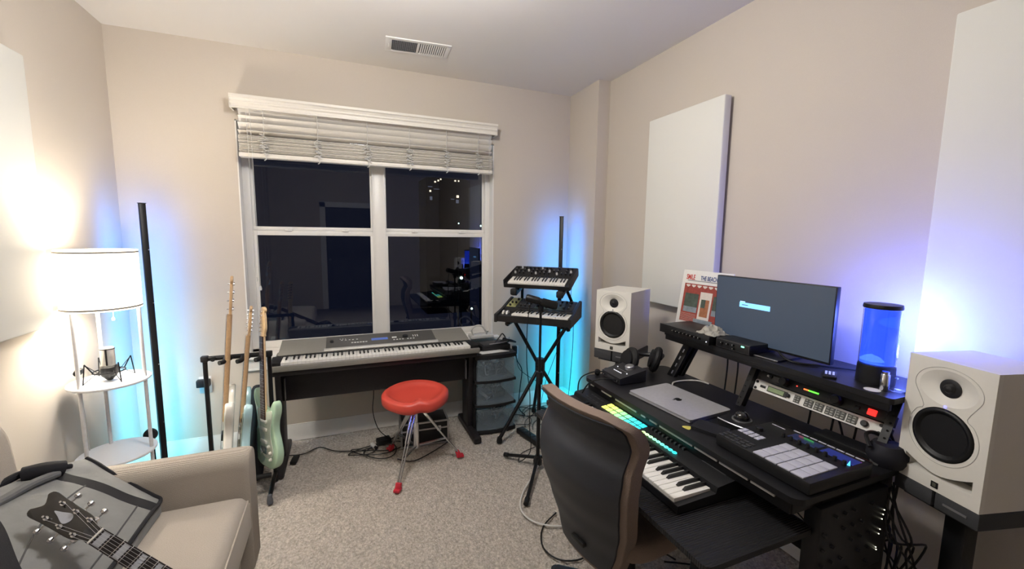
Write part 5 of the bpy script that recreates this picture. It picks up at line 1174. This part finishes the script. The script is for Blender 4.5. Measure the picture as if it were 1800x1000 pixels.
# bag on sofa
BG_ = thing('instrument_bag', 'grey soft instrument bag with black webbing straps lying on the sofa', 'bag', (0, 0, 0))
qA, qB, qC, qD = Vector((-.94, 2.015, .66)), Vector((-.675, 1.875, .51)), Vector((-.70, 1.05, .51)), Vector((-1.15, 1.15, .70))
qE = Vector((-1.22, 1.72, .73))
def bagpt(u, v, off=0):
    # u across (0 = wall side, 1 = room side), v along (0 = far end near arm, 1 = near camera)
    far = qA.lerp(qB, u); 
    near = qD.lerp(qC, u); p = far.lerp(near, v)
    left = Vector((-.07*sin(pi*min(1, v*1.6))*(1-u), 0, .03*sin(pi*min(1, v*1.4))*(1-u)))
    p = p+left
    p.z += .035*sin(pi*u)*sin(pi*v)**.5+.010*noise.noise((u*4, v*5, 3))
    nrm = Vector((.45, 0, .9)); return p+nrm*off
def bagmesh(mb):
    nu, nv = 24, 40; top = [bagpt(i/nu, j/nv) for j in range(nv+1) for i in range(nu+1)]; W_ = nu+1
    bot = []
    for j in range(nv+1):
        for i in range(nu+1):
            p = bagpt(i/nu, j/nv, -.001); u, v = i/nu, j/nv; z = max(.462, p.z-.11); bot.append(Vector((p.x-.012*(u-.5)*0, p.y-(.0), z)))
    n_ = len(top)
    bd = [i for i in range(W_)]+[j*W_+W_-1 for j in range(1, nv+1)]+[nv*W_+i for i in range(W_-2, -1, -1)]+[j*W_ for j in range(nv-1, 0, -1)]
    fs = [(j*W_+i, j*W_+i+1, (j+1)*W_+i+1, (j+1)*W_+i) for j in range(nv) for i in range(nu)]
    fs += [tuple(reversed([k+n_ for k in f])) for f in fs]+[(bd[i], bd[(i+1) % len(bd)], n_+bd[(i+1) % len(bd)], n_+bd[i]) for i in range(len(bd))]
    return mb.add(top+bot, fs, BAGG)
bagmesh(MB()).build('body', BG_, ang=60)
def strip(path, hw_, off, m, nm, wid=None):
    # ribbon over bag following (u,v) path
    P = catmull([(a, b_, 0) for a, b_ in path], 8); L_, Rr = [], []
    for i, p in enumerate(P):
        q0 = bagpt(P[max(0, i-1)].x, P[max(0, i-1)].y, off); q1 = bagpt(P[min(len(P)-1, i+1)].x, P[min(len(P)-1, i+1)].y, off); c = bagpt(p.x, p.y, off)
        d = (q1-q0).normalized(); s = d.cross(Vector((.35, -.2, .9)).normalized()).normalized()*hw_; L_.append(c-s); Rr.append(c+s)
    mb = MB(); n_ = len(P); th = Vector((0, 0, -.012))
    vs = L_+Rr+[p+th for p in L_]+[p+th for p in Rr]
    fs = []
    for i in range(n_-1): fs += [(i, i+1, n_+i+1, n_+i), (2*n_+i, 3*n_+i, 3*n_+i+1, 2*n_+i+1), (i, 2*n_+i, 2*n_+i+1, i+1), (n_+i, n_+i+1, 3*n_+i+1, 3*n_+i)]
    fs += [(0, n_, 3*n_, 2*n_), (n_-1, 3*n_-1, 4*n_-1, 2*n_-1)]
    return mb.add(vs, fs, m).build(nm, BG_)
strip([(.1, .13), (.4, .12), (.7, .10), (1.0, .06)], .017, .004, BAGB, 'strap', )
strip([(.0, .36), (.3, .45), (.6, .60), (.95, .72)], .022, .004, BAGB, 'strap')
strip([(.42, .13), (.5, .35), (.62, .62), (.7, .9)], .002, .0015, GREY, 'seam')
strip([(.86, .09), (.9, .3), (.92, .6), (.93, .9)], .002, .0015, GREY, 'seam')
MB().tube([bagpt(u_, .0, .001) for u_ in (0, .15, .3, .45, .6, .75, .9, 1)]+[bagpt(1, v_, .002) for v_ in (.1, .2, .3, .4, .5, .6, .7, .8, .9)], .007, BAGB, 6, 6).build('piping', BG_)
MB().tube([(-.955, 1.945, .665), (-.99, 1.90, .695), (-1.05, 1.86, .70), (-1.09, 1.80, .68)], .013, BAGB, 10).build('handle', BG_)
MB().tube([(-.95, 1.90, .685), (-.985, 1.875, .70), (-1.035, 1.86, .70)], .026, BAGB, 14, 4).build('handle_wrap', BG_)
MB().tube([(-.955, 1.875, .68), (-.985, 1.80, .69), (-1.01, 1.72, .69), (-1.04, 1.60, .70)], .014, mat('grey_piping_tube', (104, 104, 104), .8), 10).build('padded_roll', BG_)

# foreground guitar leaning on sofa
nutp = Vector((-.683, 1.47, .658)); nd = Vector((-.556-(-.683), 1.408-1.47, .575-.658)).normalized()
N_ = (Vector((0, 0, CH))-nutp); N_ = (N_-nd*N_.dot(nd)).normalized(); Wd = nd.cross(N_)
GM = Matrix(((Wd.x, nd.x, N_.x, nutp.x), (Wd.y, nd.y, N_.y, nutp.y), (Wd.z, nd.z, N_.z, nutp.z), (0, 0, 0, 1)))
e = thing('leaning_guitar', 'dark guitar in the foreground with chrome tuners, its neck lying across the sofa', 'guitar')
e.matrix_world = GM
# local: y from nut toward body, x across, z out of fretboard
NB = mat('dark_mahogany_neck', (60, 44, 38), .35); HB = mat('glossy_black_headstock', (14, 13, 14), .12, coat=1)
mb = MB(); vs = []
for (y, w2) in ((0, .0215), (.50, .028)):
    for (x, z) in ((-1, -.004), (-1, -.012), (-.6, -.022), (0, -.025), (.6, -.022), (1, -.012), (1, -.004)): vs.append((x*w2, y, z))
n = 7; mb.add(vs, [(i, (i+1) % n, n+(i+1) % n, n+i) for i in range(n)]+[tuple(range(n)), tuple(range(2*n-1, n-1, -1))], NB); mb.build('neck', e, ang=50)
mb = MB(); mb.add([(-.0215, 0, 0), (.0215, 0, 0), (.028, .46, 0), (-.028, .46, 0), (-.0215, 0, -.005), (.0215, 0, -.005), (.028, .46, -.005), (-.028, .46, -.005)], [(0, 1, 2, 3), (4, 7, 6, 5), (0, 4, 5, 1), (1, 5, 6, 2), (2, 6, 7, 3), (3, 7, 4, 0)], mat('ebony_fretboard', (28, 24, 26), .35)); fb = mb.build('fretboard', e)
mb = MB(); mi_ = MB(); sc = .628
for k in range(1, 21):
    y = sc*(1-2**(-k/12))
    if y > .455: break
    w2 = .0215+y/.46*.0065; MB().b2((-w2, y-.0013, -.001), (w2, y+.0013, .0016), CHROME, .0006).build('fret', fb)
    if k in (1, 3, 5, 7, 9, 12, 15): yp = sc*(1-2**(-(k-1)/12)); mi_.b2((-w2*.78, yp+(y-yp)*.2, -.001), (w2*.78, yp+(y-yp)*.8, .0005), mat('pearl_inlay', (170, 172, 178), .25))
mi_.build('inlays', fb)
MB().b2((-.0215, -.005, -.004), (.0215, .001, .004), mat('bone_nut', (210, 206, 196), .4), .001).build('nut', e)
hdm = closed([(a_*.82, b_*1.2) for a_, b_ in [(-.022, 0), (-.026, -.025), (-.040, -.05), (-.042, -.09), (-.044, -.14), (-.046, -.175), (-.03, -.185), (-.018, -.178), (0, -.168), (.018, -.178), (.03, -.185), (.046, -.175), (.044, -.14), (.042, -.09), (.040, -.05), (.026, -.025), (.024, 0)]], 3)
HT = tr((0, 0, -.004), (R(12), 0, 0))
hd = MB().prism([(x, z) for x, z in hdm], .014, HB, HT @ tr((0, 0, -.007), (R(90), 0, 0)) @ Matrix.Scale(-1, 4, (0, 0, 1)), bev=.002)
hd = hd.build('headstock', e, ang=50)
for k in range(3):
    for s in (-1, 1):
        y = -.055-k*.052; mb = MB(); mb.x = HT @ Matrix.Diagonal((.84, 1, 1, 1))
        mb.cyl((s*.026, y, 0), (s*.026, y, .018), .0035, CHROME, n=10).cyl((s*.026, y, 0), (s*.026, y, .003), .0075, CHROME, n=12)
        mb.cyl((s*.03, y, -.018), (s*.058, y, -.018), .0028, CHROME, n=8); mb.lathe([(0, -.010), (.007, -.007), (.0095, 0), (.007, .007), (0, .010)], CHROME, (s*.064, y, -.016), (0, R(90), 0), 12); mb.box((s*.034, y, -.019), (.018, .014, .012), CHROME, .003)
        mb.build('tuner', hd)
mb = MB(); mb.x = HT; mb.prism(closed([(0, -.012), (.014, 0), (.006, .03), (0, .05), (-.006, .03), (-.014, 0)], 4), .0015, mat('pearl_inlay', (170, 172, 178)), tr((0, -.11, .001), (R(90), 0, 0))); mb.build('inlay', hd); mb = MB(); mb.x = HT; mb.prism(closed([(0, -.02), (.010, -.02), (.008, .016), (-.008, .016), (-.010, -.02)], 3), .003, GREY, tr((0, -.022, .002), (R(90), 0, 0))); mb.build('truss_rod_cover', hd)
mb = MB()
for k in range(6):
    u = k/5-.5; mb.cyl((u*.050, .72, .012), (u*.036, -.002, .004), .0006, SILV, n=4); kk = k if k < 3 else 5-k; sd = -1 if u < 0 else 1
    mb.cyl((u*.036, -.002, .004), tuple(HT @ Vector((sd*.026, -.055-.052*(kk), .006))), .0006, SILV, n=4)
mb.build('strings', e)
BD = closed([(.0, .0), (.06, .012), (.12, .0), (.15, .06), (.125, .14), (.12, .2), (.165, .28), (.17, .36), (.1, .43), (0, .445), (-.1, .43), (-.17, .36), (-.165, .28), (-.12, .2), (-.125, .14), (-.14, .06), (-.08, .02)], 5)
MB().prism([(x, z) for x, z in BD], .045, HB, tr((0, .45, -.03), (R(-90), 0, 0)), bev=.006).build('body', e, ang=50)
for y in (.53, .61): MB().box((0, y, -.004), (.085, .035, .012), CHROME, .003).build('pickup', e)
MB().box((0, .68, .0), (.085, .012, .012), CHROME, .003).build('bridge', e); MB().box((0, .72, .0), (.085, .012, .014), CHROME, .003).build('tailpiece', e)

# ================= ADDED FILL LAMP, unseen above the frame =================
t = thing('added_fill_lamp', 'added fill lamp mount on the ceiling, out of view above the middle of the room', 'fill lamp', (.2, 1.5, ZC))
MB().lathe([(0, -.002), (.09, -.002), (.09, -.02), (.03, -.03), (0, -.03)], WHITE, n=30).build('ceiling_rose', t)
MB().cyl((0, 0, -.12), (0, 0, -.02), .012, SILV).build('rod', t)

GROUPS = {'acoustic_panel': 'white acoustic panels on the walls', 'street_light': 'street lights outside the window', 'corner_led_lamp': 'corner light poles with blue glow',
 'studio_speaker': 'white studio speakers beside the desk', 'speaker_stand': 'speaker stands with foam pads', 'synthesizer': 'synthesizers on the keyboard stand', 'electric_guitar': 'guitars standing in the rack', 'electric_bass': 'guitars standing in the rack',
 'stored_cables': 'cable bundles inside the frosted drawers', 'hanging_cable': 'black cords hanging behind the desk', 'wall_outlet': 'white wall outlets', 'plug_adapter': 'black plugs in the wall outlets'}
for o in S.objects:
    k = o.name.split('.')[0]
    if o.parent is None and k in GROUPS: o['group'] = GROUPS[k]
